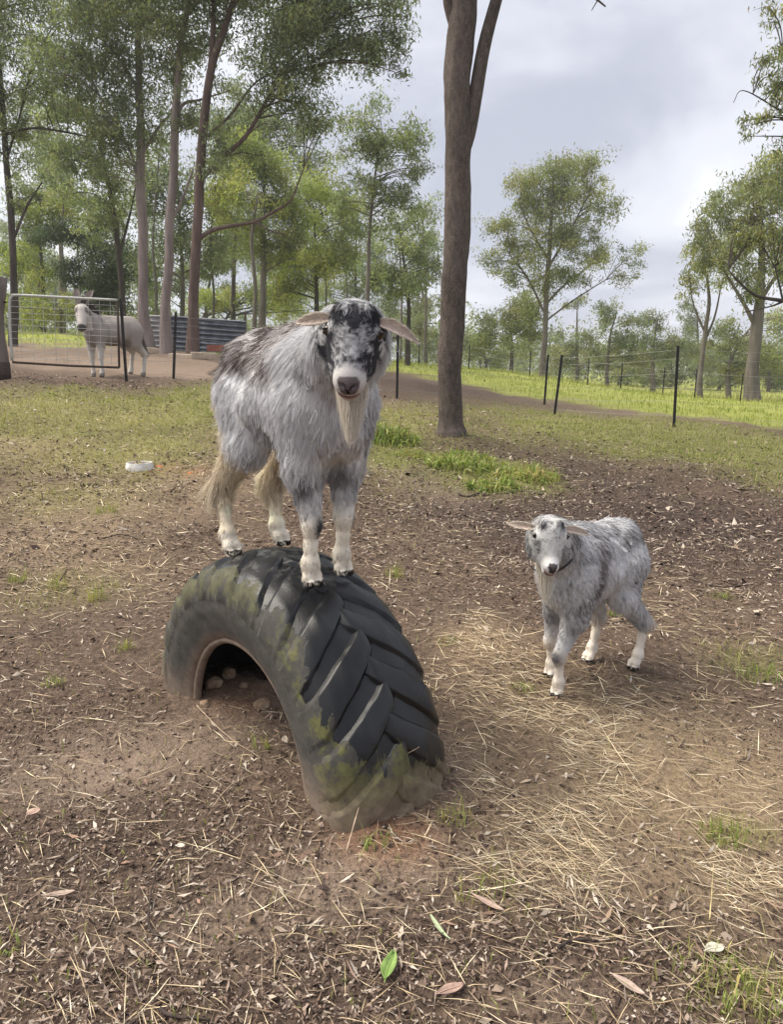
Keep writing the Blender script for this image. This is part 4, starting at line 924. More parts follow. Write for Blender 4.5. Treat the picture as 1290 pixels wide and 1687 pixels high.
# distant droppers of another fence in the far paddock
far = []
for px, y in ((690, 36), (772, 35), (872, 34), (968, 33), (1023, 32), (1093, 31), (1146, 30), (1222, 29.5), (1300, 29)):
    x = (px - CX) / F_PX * y * .985; z = terrain(np.array([[x, y]]))[0]; far.append((np.array([x, y, z]), np.array([x + .02, y, z + 1.15]), True))
fence('thin grey wire fence far across the bright paddock', far, (.3, .6, .9), wr=.003)
# corrugated iron yard wall
iron = empty('corrugated_iron_wall', tuple(wpt(330, 585, 23.0))); tag(iron, 'low blue grey corrugated iron wall behind the tall red barked trunk', 'wall')
def mat_iron(name, c0, c1):
    m, nt, out = new_mat(name); n1 = noise(nt, 3, 5, .6, coords(nt)); c = ramp(nt, [(.35, c0), (.7, c1)]); nt.links.new(n1, c.inputs[0]); principled(nt, out, c.outputs[0], .5, .4, Metallic=.25); return m
M['iron'] = mat_iron('corrugated_iron', (.055, .066, .09), (.15, .17, .215)); M['iron_pale'] = mat_iron('corrugated_iron_pale', (.22, .22, .23), (.36, .36, .37))
IO = np.array(iron.location)
def sheet(px0, px1, pt0, pb0, pt1, pb1, y0, y1, mat, nw=7):
    a0, b0, a1, b1 = wpt(px0, pt0, y0), wpt(px0, pb0, y0), wpt(px1, pt1, y1), wpt(px1, pb1, y1); m = nw * 8; V = []
    for q in range(m + 1):
        t = q / m; d = np.array([0, .035 * math.sin(t * nw * 2 * math.pi), 0])
        V += [b0 + (a0 - b0) * t + d - IO, b1 + (a1 - b1) * t + d - IO]
    V = np.array(V); n = len(V); V = np.concatenate([V, V + [0, .003, 0]]); i = np.arange(m)[:, None] * 2
    f = i + [0, 1, 3, 2]; mesh_np('sheet', V, np.concatenate([f, f[:, ::-1] + n]), M[mat], iron, None, True)
sheet(247, 268, 519, 576, 520, 577, 23.5, 23.4, 'iron_pale'); sheet(269, 336, 519, 577, 524, 580, 23.3, 22.8, 'iron'); sheet(333, 405, 524, 580, 529, 584, 22.75, 22.2, 'iron')
for px, y in ((268, 23.6), (336, 23.0), (404, 22.4)):
    a = wpt(px, 592, y); b = wpt(px, 516, y); MB().tube([a - IO, b - IO], .035, 8).build('post', M['rust'], iron, True)
# pale offcuts lying at the feet of the trunks
M['pale_timber'] = plain('pale_timber', (.34, .28, .22), .9, .15, 0, .6, 8)
for px, py, y, ln, rz, lb in ((250, 579, 20.6, .42, .1, 'pale sawn timber offcut between the two pale trunks'), (300, 584, 18.6, .34, -.25, 'pale timber block left of the red barked trunk'), (335, 585, 18.4, .30, .3, 'pale timber block right of the red barked trunk')):
    p = wpt(px, py, y); p[2] = terrain(p[None, :2])[0] + .07; o = MB().box((0, 0, 0), (ln, .09, .08)).build('timber_block', M['pale_timber']); o.location = tuple(p); o.rotation_euler = (.05, .04, rz)
    md = o.modifiers.new('edge', 'BEVEL'); md.width = .012; md.segments = 2; tag(o, lb, 'timber', 'timber blocks by the trunks')
# rail of old bricks / rust red board at the wall's foot
o = MB().box((0, 0, 0), (.38, .03, .09)).build('red_board', plain('rust_red_board', (.26, .10, .075), .8, .2, 0, .6, 6)); p = wpt(362, 574, 22.1); o.location = tuple(p); o.rotation_euler = (.1, 0, -.1); tag(o, 'faded red board leaning on the foot of the iron wall', 'board')

# donkey
def donkey():
    base = np.array([wpt(188, 622, 14.2)[0], 14.2, 0]); base[2] = terrain(base[None, :2])[0]
    h = unit([-.52, -.85, 0]); l = np.array([-h[1], h[0], 0]); R = np.stack([h, l, [0, 0, 1]])
    root = empty('donkey', tuple(base), math.atan2(h[1], h[0])); tag(root, 'pale grey donkey with white legs looking over the mesh gate', 'donkey')
    B = Field([-.85, -.35, -.12], [1.05, .55, 1.65], .0135)
    B.cone((-.38, 0, .84), (.30, 0, .82), .235, .225, .08); B.ell((-.02, 0, .76), (.42, .24, .22), None, .08); B.ell((-.46, 0, .86), (.22, .20, .22), None, .08); B.ell((.36, 0, .80), (.20, .18, .25), None, .08)
    B.cone((-.5, 0, 1.02), (.3, 0, 1.03), .06, .06, .1); B.cone((.36, 0, .92), (.60, .0, 1.16), .17, .105, .08)
    ft = dict(fl=(.36, .14), fr=(.34, -.14), hl=(-.60, .13), hr=(-.52, -.13))
    for k, (x, y) in ft.items():
        wp = base + h * x + l * y; z = terrain(wp[None, :2])[0] - base[2]; s = 1 if y > 0 else -1
        if k[0] == 'f':
            B.cone((.34, s * .13, .75), (.35, y, .52), .12, .075, .06); B.cone((.35, y, .52), (x + .01, y, z + .34), .07, .048, .03); B.cone((x + .01, y, z + .34), (x, y, z + .10), .038, .036, .02)
        else:
            B.cone((-.46, s * .12, .80), (-.42, s * .13, .60), .17, .13, .06); B.cone((-.42, s * .13, .60), (x - .06, y, z + .42), .11, .055, .04); B.cone((x - .06, y, z + .42), (x, y, z + .10), .042, .036, .02)
        B.cone((x, y, z + .10), (x + .02, y, z + .03), .042, .052, .02)
    # head, lowered a little and turned to the lens
    F = unit([.42, .42, -.80]); Rt = unit(np.cross(F, [0, 0, 1])); Nn = np.cross(Rt, F); hp = np.array([.58, 0, 1.25]); RH = np.stack([F, Rt, Nn])
    if Nn[2] < 0: Nn = -Nn
    H = lambda f, r, n: hp + f * F + r * Rt + n * Nn
    B.ell(H(.10, 0, -.06), (.15, .115, .12), RH, .05); B.cone(H(.10, 0, -.03), H(.42, 0, -.05), .105, .070, .04); B.cone(H(.15, 0, -.14), H(.40, 0, -.11), .085, .058, .04); B.ell(H(.45, 0, -.07), (.08, .078, .075), RH, .03)
    V, Q = B.mesh(); nb = len(V)
    for s in (-1, 1):
        al = unit(np.array([-.25, 0, .9]) + Rt * s * .30); ac = unit(np.cross(al, Nn)); ev, ef = ear_mesh(H(-.01, s * .05, -.02), al, ac, Nn * .9, .33, .065, np.zeros(3)); Q = np.concatenate([Q, ef + len(V)]); V = np.concatenate([V, ev])
    q = (V - hp) @ RH.T; W = V + (np.stack([fbm(V * 6, 3, s) for s in (3, 4, 5)], 1) - .5) * .12
    c = np.tile([.32, .285, .265], (len(V), 1)) * (.72 + .55 * fbm(V * np.array([9, 9, 5]), 3, 2))[:, None]
    def put(m, col): nonlocal c; m = np.clip(m, 0, 1)[:, None]; c = c * (1 - m) + np.array(col) * m
    put(.75 * smooth(W[:, 2], .60, .40), (.62, .58, .53)); put(.7 * blob(W, (.52, 0, .95), (.10, .2, .14)), (.06, .05, .05)); put(.8 * blob(W, (.30, 0, 1.0), (.03, .3, .14)), (.10, .08, .075)); put(.6 * smooth(W[:, 2], .66, .58) * (np.abs(V[:, 0]) < .3) * (V[:, 2] > .5), (.14, .115, .10))
    hd = (q[:, 0] > -.02) & (V[:, 0] > .5) & (V[:, 2] > .8)
    put(hd * .85, (.58, .535, .495)); put(hd * smooth(q[:, 0], .41, .46) * .95, (.045, .04, .04)); put(hd * smooth(q[:, 2] * 0 + .06 - np.abs(q[:, 0] - .14), 0, .03) * (np.abs(q[:, 1]) > .06), (.16, .13, .12)); put((np.arange(len(V)) >= nb) * 1.0, (.30, .25, .23)); put((np.arange(len(V)) >= nb) * smooth(V[:, 2], 1.50, 1.58), (.05, .04, .04)); put(blob(V, (.56, 0, 1.27), (.10, .05, .07)), (.12, .085, .07))
    put(smooth(V[:, 2], .06, .03) * 1.0, (.2, .17, .15))
    mesh_np('body', V, Q, M['fur_skin'], root, {'col': c}, True)
    for s in (-1, 1):
        mb = MB(); t = np.linspace(0, math.pi, 9); pp = H(.14, s * .108, -.02); mb.tube(np.stack([pp + Rt * s * (.02 * math.cos(a)) for a in t]), .02 * np.sin(t) + .0005, 10); mb.build('eye', M['eye'], root, True)
    # upright mane and hanging tail
    r = np.random.default_rng(3); n = 1500; t = r.random(n); X0 = np.array([.26, 0, 1.06]) * (1 - t)[:, None] + np.array([.58, 0, 1.30]) * t[:, None] + r.normal(0, .012, (n, 3)); d = unit([-.45, 0, .8]) + r.normal(0, .15, (n, 3)); u = np.linspace(0, 1, 4)[None, :, None]
    curves_obj('mane', X0[:, None] + d[:, None] * u * .085, np.full((n, 4), .0022), np.array([[.07, .055, .05]]) * r.uniform(.6, 1.6, (n, 1)), M['fur'], root)
    n = 700; X0 = np.array([-.66, 0, .93]) + r.normal(0, .018, (n, 3)); E = np.array([-.74, .02, .38]) + r.normal(0, .03, (n, 3)); mid = np.array([-.76, 0, .75]) + r.normal(0, .012, (n, 3)); u = np.linspace(0, 1, 6)[None, :, None]
    curves_obj('tail', X0[:, None] * (1 - u) ** 2 + 2 * mid[:, None] * u * (1 - u) + E[:, None] * u ** 2, np.full((n, 6), .0028), np.array([[.22, .18, .16]]) * r.uniform(.6, 1.4, (n, 1)), M['fur'], root)
    return root
if 'goat' not in SKIP: donkey()

# ------------------------------------------------------------------ trees
def leaves_mesh(C, size, col, r, droop=.65, wr=.24):
    """C (n,3) leaf centres; narrow hanging leaves"""
    n = len(C); d = r.normal(size=(n, 3)); d[:, 2] -= droop * 1.6; d /= np.linalg.norm(d, axis=1)[:, None]
    s = np.cross(d, r.normal(size=(n, 3))); s /= np.linalg.norm(s, axis=1)[:, None] + 1e-9; nn = np.cross(d, s)
    L = (size * r.uniform(.65, 1.3, n))[:, None]; W = L * wr * r.uniform(.7, 1.3, (n, 1)); b = r.normal(0, .12, (n, 1)) * L
    V = np.stack([C - d * L * .5, C - s * W * .5 + nn * b - d * L * .08, C + s * W * .5 + nn * b - d * L * .08, C + d * L * .5], 1).reshape(-1, 3)
    i = np.arange(n)[:, None] * 4; return V, np.concatenate([i + [0, 1, 2], i + [1, 3, 2]]), np.repeat(col, 4, 0)
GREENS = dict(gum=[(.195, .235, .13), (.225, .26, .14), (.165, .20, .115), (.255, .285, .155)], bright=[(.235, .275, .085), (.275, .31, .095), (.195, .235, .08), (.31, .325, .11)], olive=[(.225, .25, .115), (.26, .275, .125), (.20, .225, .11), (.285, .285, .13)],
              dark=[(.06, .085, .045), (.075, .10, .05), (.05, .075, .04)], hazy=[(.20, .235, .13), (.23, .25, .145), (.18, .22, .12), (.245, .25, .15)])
LEAFK = .4 if 'leaf' in SKIP else 1.0
def tree(label, y, trunk, crown, bark='bark_far', pal='gum', limbs=(), leaf=.15, dens=1.0, seed=1, group='gum trees round the paddock', name='gum_tree', droop=.6, thick=.9, sub=1.0, base=True, wk=.78):
    """trunk: [(px, py, width px)], crown: [(px, py, rx, ry)] as seen, at distance y; limbs likewise with their own bend"""
    r = np.random.default_rng(seed); k = y / F_PX * 1.0
    P = []
    for q in trunk:
        yy = y + (q[3] if len(q) > 3 else 0); p = aty(q[0], q[1], yy); P.append((*p, q[2] * wk * np.linalg.norm(p) / F_PX / 2))
    P = np.array(P); b0 = P[0].copy()
    if base:
        z = terrain(b0[None, :2])[0]; b0[2] = z
    O = b0[:3].copy(); root = empty(name, tuple(O)); tag(root, label, 'tree', group)
    P[:, :3] -= O; T = np.concatenate([[(P[0, 0], P[0, 1], P[0, 2] - .5, P[0, 3] * 1.25)], [P[0] * [1, 1, 1, 1.22]], P[1:]]) if base else P
    tp = bez(T, 160 if wk > .85 else 40); mb = MB(); wob = (fbm(tp[:, :3] * .9 + seed, 2, seed) - .5)[:, None] * tp[:, 3:4] * .8
    mb.tube(tp[:, :3] + wob * [1, .6, 0], tp[:, 3], 40 if wk > .85 else 12)
    if wk > .85: mb.V[-1] += (np.stack([fbm(mb.V[-1] * [9, 9, 3.5], 3, s_) for s_ in (5, 6, 7)], 1) - .5) * [.05, .05, .0]
    ends = []
    for lb in limbs:
        Q = []
        for q in lb:
            p = aty(q[0], q[1], y + (q[3] if len(q) > 3 else 0)); Q.append((*(p - O), q[2] * wk * np.linalg.norm(p) / F_PX / 2))
        bp = bez(Q, 24); mb.tube(bp[:, :3], bp[:, 3], 8); ends.append(bp)
    allp = np.concatenate([tp[len(tp) // 4:]] + ends)
    C = []; col = []; pals = np.array(GREENS[pal])
    for (cx, cy, rx, ry) in crown:
        c = aty(cx, cy, y) - O; R = np.array([rx, rx * thick, ry]) * k
        vol = max(3, int(sub * 9 * (rx * ry / 3600.) ** .8 + 3))
        for q in range(vol):
            u = r.normal(size=3); u /= np.linalg.norm(u); cc = c + u * R * r.random() ** .45
            # a branch from the nearest lower limb or trunk point out to this clump
            dd = np.linalg.norm(allp[:, :3] - cc, axis=1) + np.maximum(0, allp[:, 2] - cc[2] + .25 * R[2]) * 3; a = allp[np.argmin(dd)]
            m = a[:3] * .5 + cc * .5 + np.array([0, 0, .10 * np.linalg.norm(cc - a[:3])]) + r.normal(0, .05, 3) * np.linalg.norm(cc - a[:3]); ln = np.linalg.norm(cc - a[:3])
            br = bez([(*a[:3], min(a[3] * .6, .010 + ln * .011)), (*m, .008 + ln * .005), (*cc, .006)], 9); mb.tube(br[:, :3], br[:, 3], 5, False)
            cr = (R.mean() * .42 * r.uniform(.7, 1.3)); nt = r.integers(5, 9); cs = pals[r.integers(0, len(pals))] * r.uniform(.75, 1.25)
            nl = int(LEAFK * dens * 2.1 * math.pi * (cr * F_PX * .608 / y) ** 2 / max((leaf * F_PX * .608 / y) ** 2 * .20, .8) * 1.1); nl = max(nl, 12)
            tips = cc + r.normal(size=(nt, 3)) * cr * [.75, .75, .55]
            for tpt in tips:
                tw = np.stack([cc, (cc + tpt) / 2 + [0, 0, .06 * cr], tpt]); mb.tube(tw, [.006, .004, .002], 4, False)
            j = r.integers(0, nt, nl); t = r.random((nl, 1)) ** .6; C.append(cc * (1 - t) + tips[j] * t + np.clip(r.normal(size=(nl, 3)), -1.7, 1.7) * cr * [.36, .36, .31]); col.append(cs * r.uniform(.6, 1.4, (nl, 1)) * (1 + r.normal(0, .06, (nl, 3))))
    mb.build('trunk', M[bark], root, True)
    if C:
        C = np.concatenate(C); col = np.clip(np.concatenate(col), .015, .5); V, Fc, cl = leaves_mesh(C, leaf, col, r, droop); mesh_np('crown', V, Fc, M['leaf'], root, {'col': cl})
    return root
M['bark_big'] = mat_bark('bark_big', (.045, .036, .031), (.165, .134, .115), (.27, .23, .20), zs=.4, scale=22, streak=.75)
if 'tree' not in SKIP:
    # the tall trunk by the weeds
    tree('tall bare trunked gum standing by the bright weeds, forking high up', 10.1, [(740, 718, 50), (741, 690, 45), (744, 600, 44), (750, 450, 44), (754, 330, 43), (757, 230, 42), (757, 140, 40), (758, 0, 40), (752, -150, 34), (760, -400, 26), (750, -650, 14)],
         [(560, -480, 160, 130), (760, -680, 200, 140), (930, -520, 170, 130)], 'bark_big', 'gum',
         [[(757, 268, 22), (771, 222, 24), (783, 160, 22), (797, 80, 20), (818, 0, 17), (850, -110, 14), (900, -330, 10)], [(757, -60, 14), (850, -70, 8), (930, -30, 5), (972, -8, 4), (998, 12, 2)], [(960, -14, 3), (985, -5, 2), (975, 18, 1.2)], [(752, 60, 14), (738, 10, 13), (728, -60, 12), (640, -300, 8)]],
         leaf=.13, dens=.16, seed=3, wk=.87)
    # three trunks behind the donkey
    tree('tall red barked gum with a low crooked limb reaching right', 19, [(315, 588, 24), (318, 500, 20), (322, 400, 19), (329, 310, 18), (336, 220, 16), (348, 120, 14), (372, 40, 11), (395, -30, 8), (420, -120, 5)],
         [(440, 130, 75, 60), (500, 190, 60, 45), (560, 60, 90, 50), (620, 20, 60, 55), (640, 90, 38, 40), (440, 20, 100, 60), (380, 250, 50, 40), (350, -60, 140, 60), (520, -60, 140, 50)], 'bark_red', 'gum',
         [[(331, 296, 10), (365, 262, 9), (405, 225, 8), (440, 165, 6), (470, 110, 4), (520, 60, 2.5)], [(322, 397, 10), (350, 380, 8), (385, 372, 7), (420, 366, 6), (450, 350, 5.5), (478, 332, 4), (492, 300, 3), (500, 280, 2)], [(345, 130, 10), (350, 70, 9), (352, 0, 7), (350, -80, 5)], [(336, 230, 6), (380, 190, 5), (430, 130, 3), (520, 100, 2)], [(420, 366, 4), (445, 380, 3), (470, 388, 1.5)]], leaf=.13, dens=.72, seed=11)
    tree('slender pale gum in the middle of the three trunks behind the donkey', 20, [(272, 584, 24), (274, 500, 19), (279, 400, 17), (284, 300, 16), (290, 180, 14), (298, 80, 11), (312, 0, 8), (322, -90, 5)],
         [(310, 90, 60, 50), (260, 30, 70, 50), (340, 30, 60, 50), (300, 190, 45, 40), (300, -60, 100, 50)], 'bark_pale', 'gum', [[(287, 220, 8), (300, 175, 6), (330, 165, 4), (380, 150, 2)], [(280, 370, 6), (300, 330, 5), (318, 280, 3)]], leaf=.125, dens=.7, seed=12)
    tree('pale grey gum leftmost of the three trunks behind the donkey', 21, [(241, 580, 26), (238, 500, 20), (234, 400, 19), (231, 300, 17), (230, 180, 13), (229, 60, 10), (226, -60, 6)],
         [(225, 110, 80, 60), (170, 60, 80, 60), (160, 170, 70, 55), (110, 110, 70, 60), (240, 210, 60, 40), (200, -30, 130, 50), (190, 260, 55, 40)], 'bark_pale', 'gum', [[(232, 320, 7), (215, 250, 5), (180, 190, 3), (150, 130, 2)], [(231, 260, 6), (262, 210, 5), (290, 180, 3)], [(230, 150, 6), (190, 90, 4), (150, 50, 2)]], leaf=.13, dens=.72, seed=13)
    tree('thin gum with a leaning trunk left of the pale trunks', 25, [(203, 575, 13), (200, 480, 11), (194, 400, 10), (180, 310, 8), (165, 240, 6), (150, 170, 4)], [(165, 300, 55, 45), (120, 280, 60, 45), (185, 370, 45, 35), (120, 200, 60, 50)], 'bark_dark', 'gum', [[(197, 420, 6), (215, 350, 4), (225, 300, 2)]], leaf=.17, dens=.9, seed=14)
    tree('dark stemmed gum at the far left edge behind the gate', 22, [(24, 565, 14), (22, 460, 12), (18, 340, 11), (8, 220, 9), (0, 120, 7), (-10, 0, 5)], [(20, 110, 70, 60), (60, 40, 70, 55), (25, 230, 50, 45), (-60, 150, 70, 90), (30, 330, 40, 35), (-20, 20, 80, 60), (90, 160, 45, 40)], 'bark_dark', 'gum', [[(20, 400, 6), (45, 340, 4), (70, 300, 2)], [(10, 222, 5), (60, 212, 4), (140, 225, 3), (190, 240, 2)], [(12, 260, 5), (30, 200, 3), (50, 120, 2)]], leaf=.13, dens=.6, seed=15)
    # the wood behind, left half
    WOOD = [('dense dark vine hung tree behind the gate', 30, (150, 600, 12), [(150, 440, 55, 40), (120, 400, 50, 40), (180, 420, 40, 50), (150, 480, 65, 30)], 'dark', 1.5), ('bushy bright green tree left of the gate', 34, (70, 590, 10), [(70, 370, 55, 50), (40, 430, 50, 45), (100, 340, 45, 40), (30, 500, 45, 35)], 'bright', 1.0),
            ('broad bright gum behind the red barked trunk', 33, (432, 560, 14), [(430, 300, 65, 50), (390, 350, 55, 45), (480, 330, 60, 45), (440, 390, 70, 40), (400, 260, 50, 40), (480, 410, 50, 35)], 'bright', 1.1), ('sunlit bushy gum left of the goat head', 38, (520, 560, 10), [(520, 350, 55, 50), (540, 420, 60, 45), (500, 450, 60, 40), (560, 370, 45, 45), (470, 470, 60, 35)], 'bright', 1.0),
            ('slender feathery gum rising above the goat head', 27, (606, 570, 9), [(620, 215, 55, 40), (660, 260, 50, 45), (590, 270, 50, 45), (690, 290, 30, 35), (640, 330, 65, 40), (575, 330, 35, 30)], 'gum', .75), ('rounded gum just left of the tall bare trunk', 31, (672, 590, 10), [(680, 390, 45, 45), (640, 420, 50, 40), (700, 450, 35, 45), (660, 480, 55, 35), (620, 460, 40, 35)], 'gum', .95),
            ('wide spreading gum filling the gap behind the pale trunks', 36, (300, 575, 10), [(290, 290, 60, 45), (250, 340, 55, 45), (330, 360, 60, 45), (280, 420, 65, 45), (350, 440, 50, 40), (250, 460, 45, 40)], 'gum', .9), ('tall thin crowned gum at the back of the wood', 42, (385, 570, 9), [(380, 180, 60, 45), (430, 220, 60, 45), (350, 230, 45, 40), (480, 240, 50, 40), (520, 270, 45, 35)], 'gum', .8),
            ('tall gum at the back left above the gate', 40, (100, 575, 10), [(80, 240, 60, 45), (40, 290, 50, 40), (110, 300, 55, 40), (20, 190, 45, 45)], 'gum', .85), ('low bushy gum behind the iron wall', 46, (365, 575, 8), [(370, 490, 50, 25), (430, 490, 50, 28), (320, 500, 40, 22), (490, 510, 50, 25)], 'bright', .9), ('low hazy thicket tree right of the goat head', 48, (640, 600, 8), [(640, 540, 50, 28), (700, 545, 45, 28), (590, 530, 45, 25), (550, 520, 45, 25)], 'hazy', 1.0),
            ('far dense gum behind the gate post', 58, (20, 570, 8), [(20, 480, 50, 40), (70, 450, 50, 40), (30, 400, 45, 40), (100, 500, 45, 30)], 'gum', 1.1), ('far dense gum above the donkey back', 60, (190, 570, 8), [(190, 480, 50, 40), (230, 440, 45, 40), (170, 380, 50, 40), (220, 520, 45, 25)], 'bright', 1.1), ('far dense gum between the red trunk and the goat', 56, (340, 570, 8), [(330, 480, 45, 40), (380, 440, 50, 40), (350, 390, 50, 40), (410, 500, 45, 25)], 'gum', 1.1),
            ('far dense gum above the goat back', 62, (470, 570, 8), [(460, 440, 55, 40), (500, 480, 50, 35), (440, 500, 45, 28), (510, 410, 45, 35)], 'gum', 1.1), ('far tall gum behind the goat forehead', 58, (585, 580, 8), [(580, 420, 50, 45), (610, 480, 50, 35), (560, 490, 45, 30), (600, 370, 40, 35)], 'gum', 1.0), ('far gum touching the tall bare trunk', 60, (700, 590, 8), [(705, 420, 35, 40), (680, 510, 45, 30), (715, 500, 35, 30), (640, 510, 40, 28)], 'hazy', 1.0)]
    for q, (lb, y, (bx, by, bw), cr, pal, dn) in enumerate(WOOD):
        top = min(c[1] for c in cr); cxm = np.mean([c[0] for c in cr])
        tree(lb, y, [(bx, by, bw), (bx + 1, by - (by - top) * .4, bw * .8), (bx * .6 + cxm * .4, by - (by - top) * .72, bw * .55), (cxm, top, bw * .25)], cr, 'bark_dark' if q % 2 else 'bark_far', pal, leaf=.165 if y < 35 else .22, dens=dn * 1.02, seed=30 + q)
    tree('low lime green shrub seen through the gate mesh', 31, [(100, 560, 5), (100, 530, 4), (98, 505, 2)], [(60, 520, 45, 16), (110, 512, 45, 18), (90, 500, 35, 14), (140, 525, 30, 14), (40, 505, 30, 14)], 'bark_far', 'bright', leaf=.13, dens=1.3, seed=57, name='shrub', group='shrubs behind the gate')
    # thin bare poles of the wood
    for q, (px, y, top, w, lb) in enumerate([(105, 33, 300, 5, 'thin pole stem behind the gate mesh'), (130, 38, 330, 4, 'thinnest stem left of the donkey ears'), (255, 34, 250, 6, 'straight grey stem between the two pale trunks'), (350, 36, 300, 5, 'thin stem just right of the red barked trunk'), (418, 30, 330, 9, 'dark straight stem above the goat rump'), (535, 40, 300, 4, 'thin stem above the goat shoulder'), (570, 44, 320, 4, 'faint stem left of the goat forehead'), (700, 45, 350, 5, 'faint stem close left of the tall bare trunk'), (62, 36, 320, 5, 'grey sapling stem above the gate corner'), (660, 46, 400, 4, 'faint leaning stem above the right goat ear')]):
        tree(lb, y, [(px, 585, w), (px + 2, 480, w * .9), (px - 3, 400, w * .7), (px + rng.uniform(-12, 12), top, w * .4)], [(px, top, 28, 30), (px + 12, top + 40, 24, 24)], 'bark_far', 'gum', leaf=.22, dens=.6, seed=60 + q, group='thin stems in the wood', name='sapling')
    # right half
    tree('round crowned gum standing alone on the bright paddock', 42, [(893, 624, 13), (897, 560, 11), (901, 480, 10), (905, 420, 9), (909, 350, 6), (912, 290, 3)],
         [(905, 290, 60, 38), (965, 300, 55, 42), (860, 330, 45, 35), (1000, 350, 35, 40), (930, 350, 60, 40), (985, 400, 45, 35), (840, 385, 45, 35), (900, 410, 60, 32), (1030, 430, 33, 32), (825, 430, 35, 26), (960, 450, 50, 26), (870, 460, 45, 22)], 'bark_far', 'olive',
         [[(901, 500, 5), (930, 470, 4), (970, 440, 2)], [(899, 520, 5), (870, 460, 4), (840, 420, 2)], [(904, 440, 5), (940, 380, 4), (970, 320, 2)], [(904, 430, 5), (870, 370, 3.5), (855, 330, 2)], [(898, 530, 4), (945, 495, 3), (1000, 460, 1.5)]], leaf=.19, dens=.85, seed=81, sub=1.35)
    RIGHT = [('small bushy gum between the bare trunk and the round crowned gum', 47, (842, 622, 8), [(840, 505, 45, 28), (810, 530, 42, 28), (868, 535, 42, 28), (840, 560, 55, 26)], 'olive', 1.1), ('yellow green bushy gum right of the round crowned gum', 50, (1000, 640, 8), [(1000, 515, 35, 24), (1030, 545, 45, 28), (985, 560, 40, 28), (1050, 580, 40, 24)], 'hazy', 1.0),
             ('broad hazy gum behind the right fence picket', 54, (1075, 645, 9), [(1085, 525, 35, 25), (1110, 560, 40, 28), (1065, 575, 40, 26), (1130, 590, 35, 24), (1030, 600, 35, 20)], 'hazy', 1.0), ('low hazy gum under the round crowned gum', 56, (950, 632, 7), [(950, 570, 40, 22), (920, 590, 38, 20), (980, 600, 35, 20), (955, 500, 25, 20)], 'hazy', 1.0), ('dense olive gum low behind the far right trunk', 45, (1200, 655, 9), [(1210, 560, 40, 30), (1250, 580, 45, 35), (1190, 600, 40, 25), (1285, 600, 40, 40), (1290, 530, 40, 30)], 'olive', 1.0),
             ('low hazy gum just right of the tall bare trunk', 58, (800, 620, 7), [(795, 580, 38, 20), (770, 560, 35, 22), (830, 595, 38, 16), (725, 570, 35, 22)], 'hazy', 1.0), ('far pale gum filling the gap right of centre', 62, (1150, 650, 7), [(1150, 540, 30, 26), (1130, 510, 26, 22), (1165, 590, 35, 22)], 'hazy', .8)]
    for q, (lb, y, (bx, by, bw), cr, pal, dn) in enumerate(RIGHT):
        top = min(c[1] for c in cr); cxm = np.mean([c[0] for c in cr])
        tree(lb, y, [(bx, by, bw), (bx + 1, by - (by - top) * .4, bw * .8), (bx * .6 + cxm * .4, by - (by - top) * .72, bw * .55), (cxm, top, bw * .25)], cr, 'bark_far', pal, leaf=.22, dens=dn * 1.3, seed=90 + q)
    tree('slim forked gum beside the thick far right trunk', 36, [(1152, 660, 10), (1156, 600, 9), (1163, 540, 8), (1168, 490, 6), (1160, 420, 3)], [(1150, 440, 30, 35), (1135, 470, 22, 28), (1180, 410, 32, 32), (1150, 390, 26, 26)], 'bark_far', 'olive', [[(1160, 565, 6), (1178, 520, 4), (1190, 460, 2)], [(1162, 550, 5), (1142, 500, 3), (1135, 450, 2)]], leaf=.2, dens=.75, seed=101)
    tree('thick trunked gum with a drooping olive crown at the far right', 33, [(1240, 668, 27), (1240, 600, 22), (1246, 540, 21), (1252, 480, 15), (1255, 400, 10), (1250, 320, 5)], [(1220, 320, 50, 45), (1265, 300, 50, 45), (1180, 380, 45, 45), (1235, 390, 55, 45), (1285, 370, 45, 50), (1160, 430, 32, 35), (1210, 440, 50, 35), (1300, 300, 50, 50), (1265, 460, 50, 30), (1320, 420, 50, 50)], 'bark_far', 'olive', [[(1246, 540, 10), (1225, 500, 7), (1195, 450, 4)], [(1250, 500, 10), (1275, 460, 6), (1300, 420, 3)]], leaf=.19, dens=1.0, seed=102, droop=.9)
    tree('dark limbed tree leaning in from the right edge', 15, [(1440, 690, 44), (1430, 560, 38), (1410, 480, 30), (1400, 380, 24), (1400, 200, 16), (1390, 60, 8)], [(1265, 140, 32, 30), (1285, 175, 34, 34), (1240, 205, 24, 18), (1300, 100, 40, 40), (1300, 20, 35, 32), (1275, 395, 36, 30), (1245, 420, 40, 30), (1225, 395, 28, 26), (1290, 440, 40, 28), (1350, 250, 70, 80), (1400, 80, 90, 80), (1380, 420, 70, 60)], 'bark_dark', 'olive',
         [[(1410, 500, 14), (1350, 505, 10), (1290, 496, 7), (1245, 487, 5.5), (1215, 462, 4), (1200, 445, 2)], [(1290, 497, 5), (1270, 505, 3), (1225, 515, 2)], [(1290, 496, 4), (1284, 470, 3.5), (1277, 440, 2)], [(1400, 300, 12), (1340, 220, 6), (1280, 180, 3), (1225, 150, 1.6), (1208, 170, 1)], [(1400, 200, 10), (1340, 120, 5), (1290, 90, 2.5)]], leaf=.105, dens=.75, seed=103, droop=1.0)
    # low far scrub closing the view
    FS = [(1020, 72), (905, 78), (790, 76), (1105, 70), (1185, 68), (1265, 66), (690, 80), (1340, 66), (600, 85), (500, 82), (400, 80), (300, 75), (200, 72), (110, 70), (30, 70), (-60, 70), (850, 95), (960, 98), (1060, 96), (1160, 92), (1240, 90)]
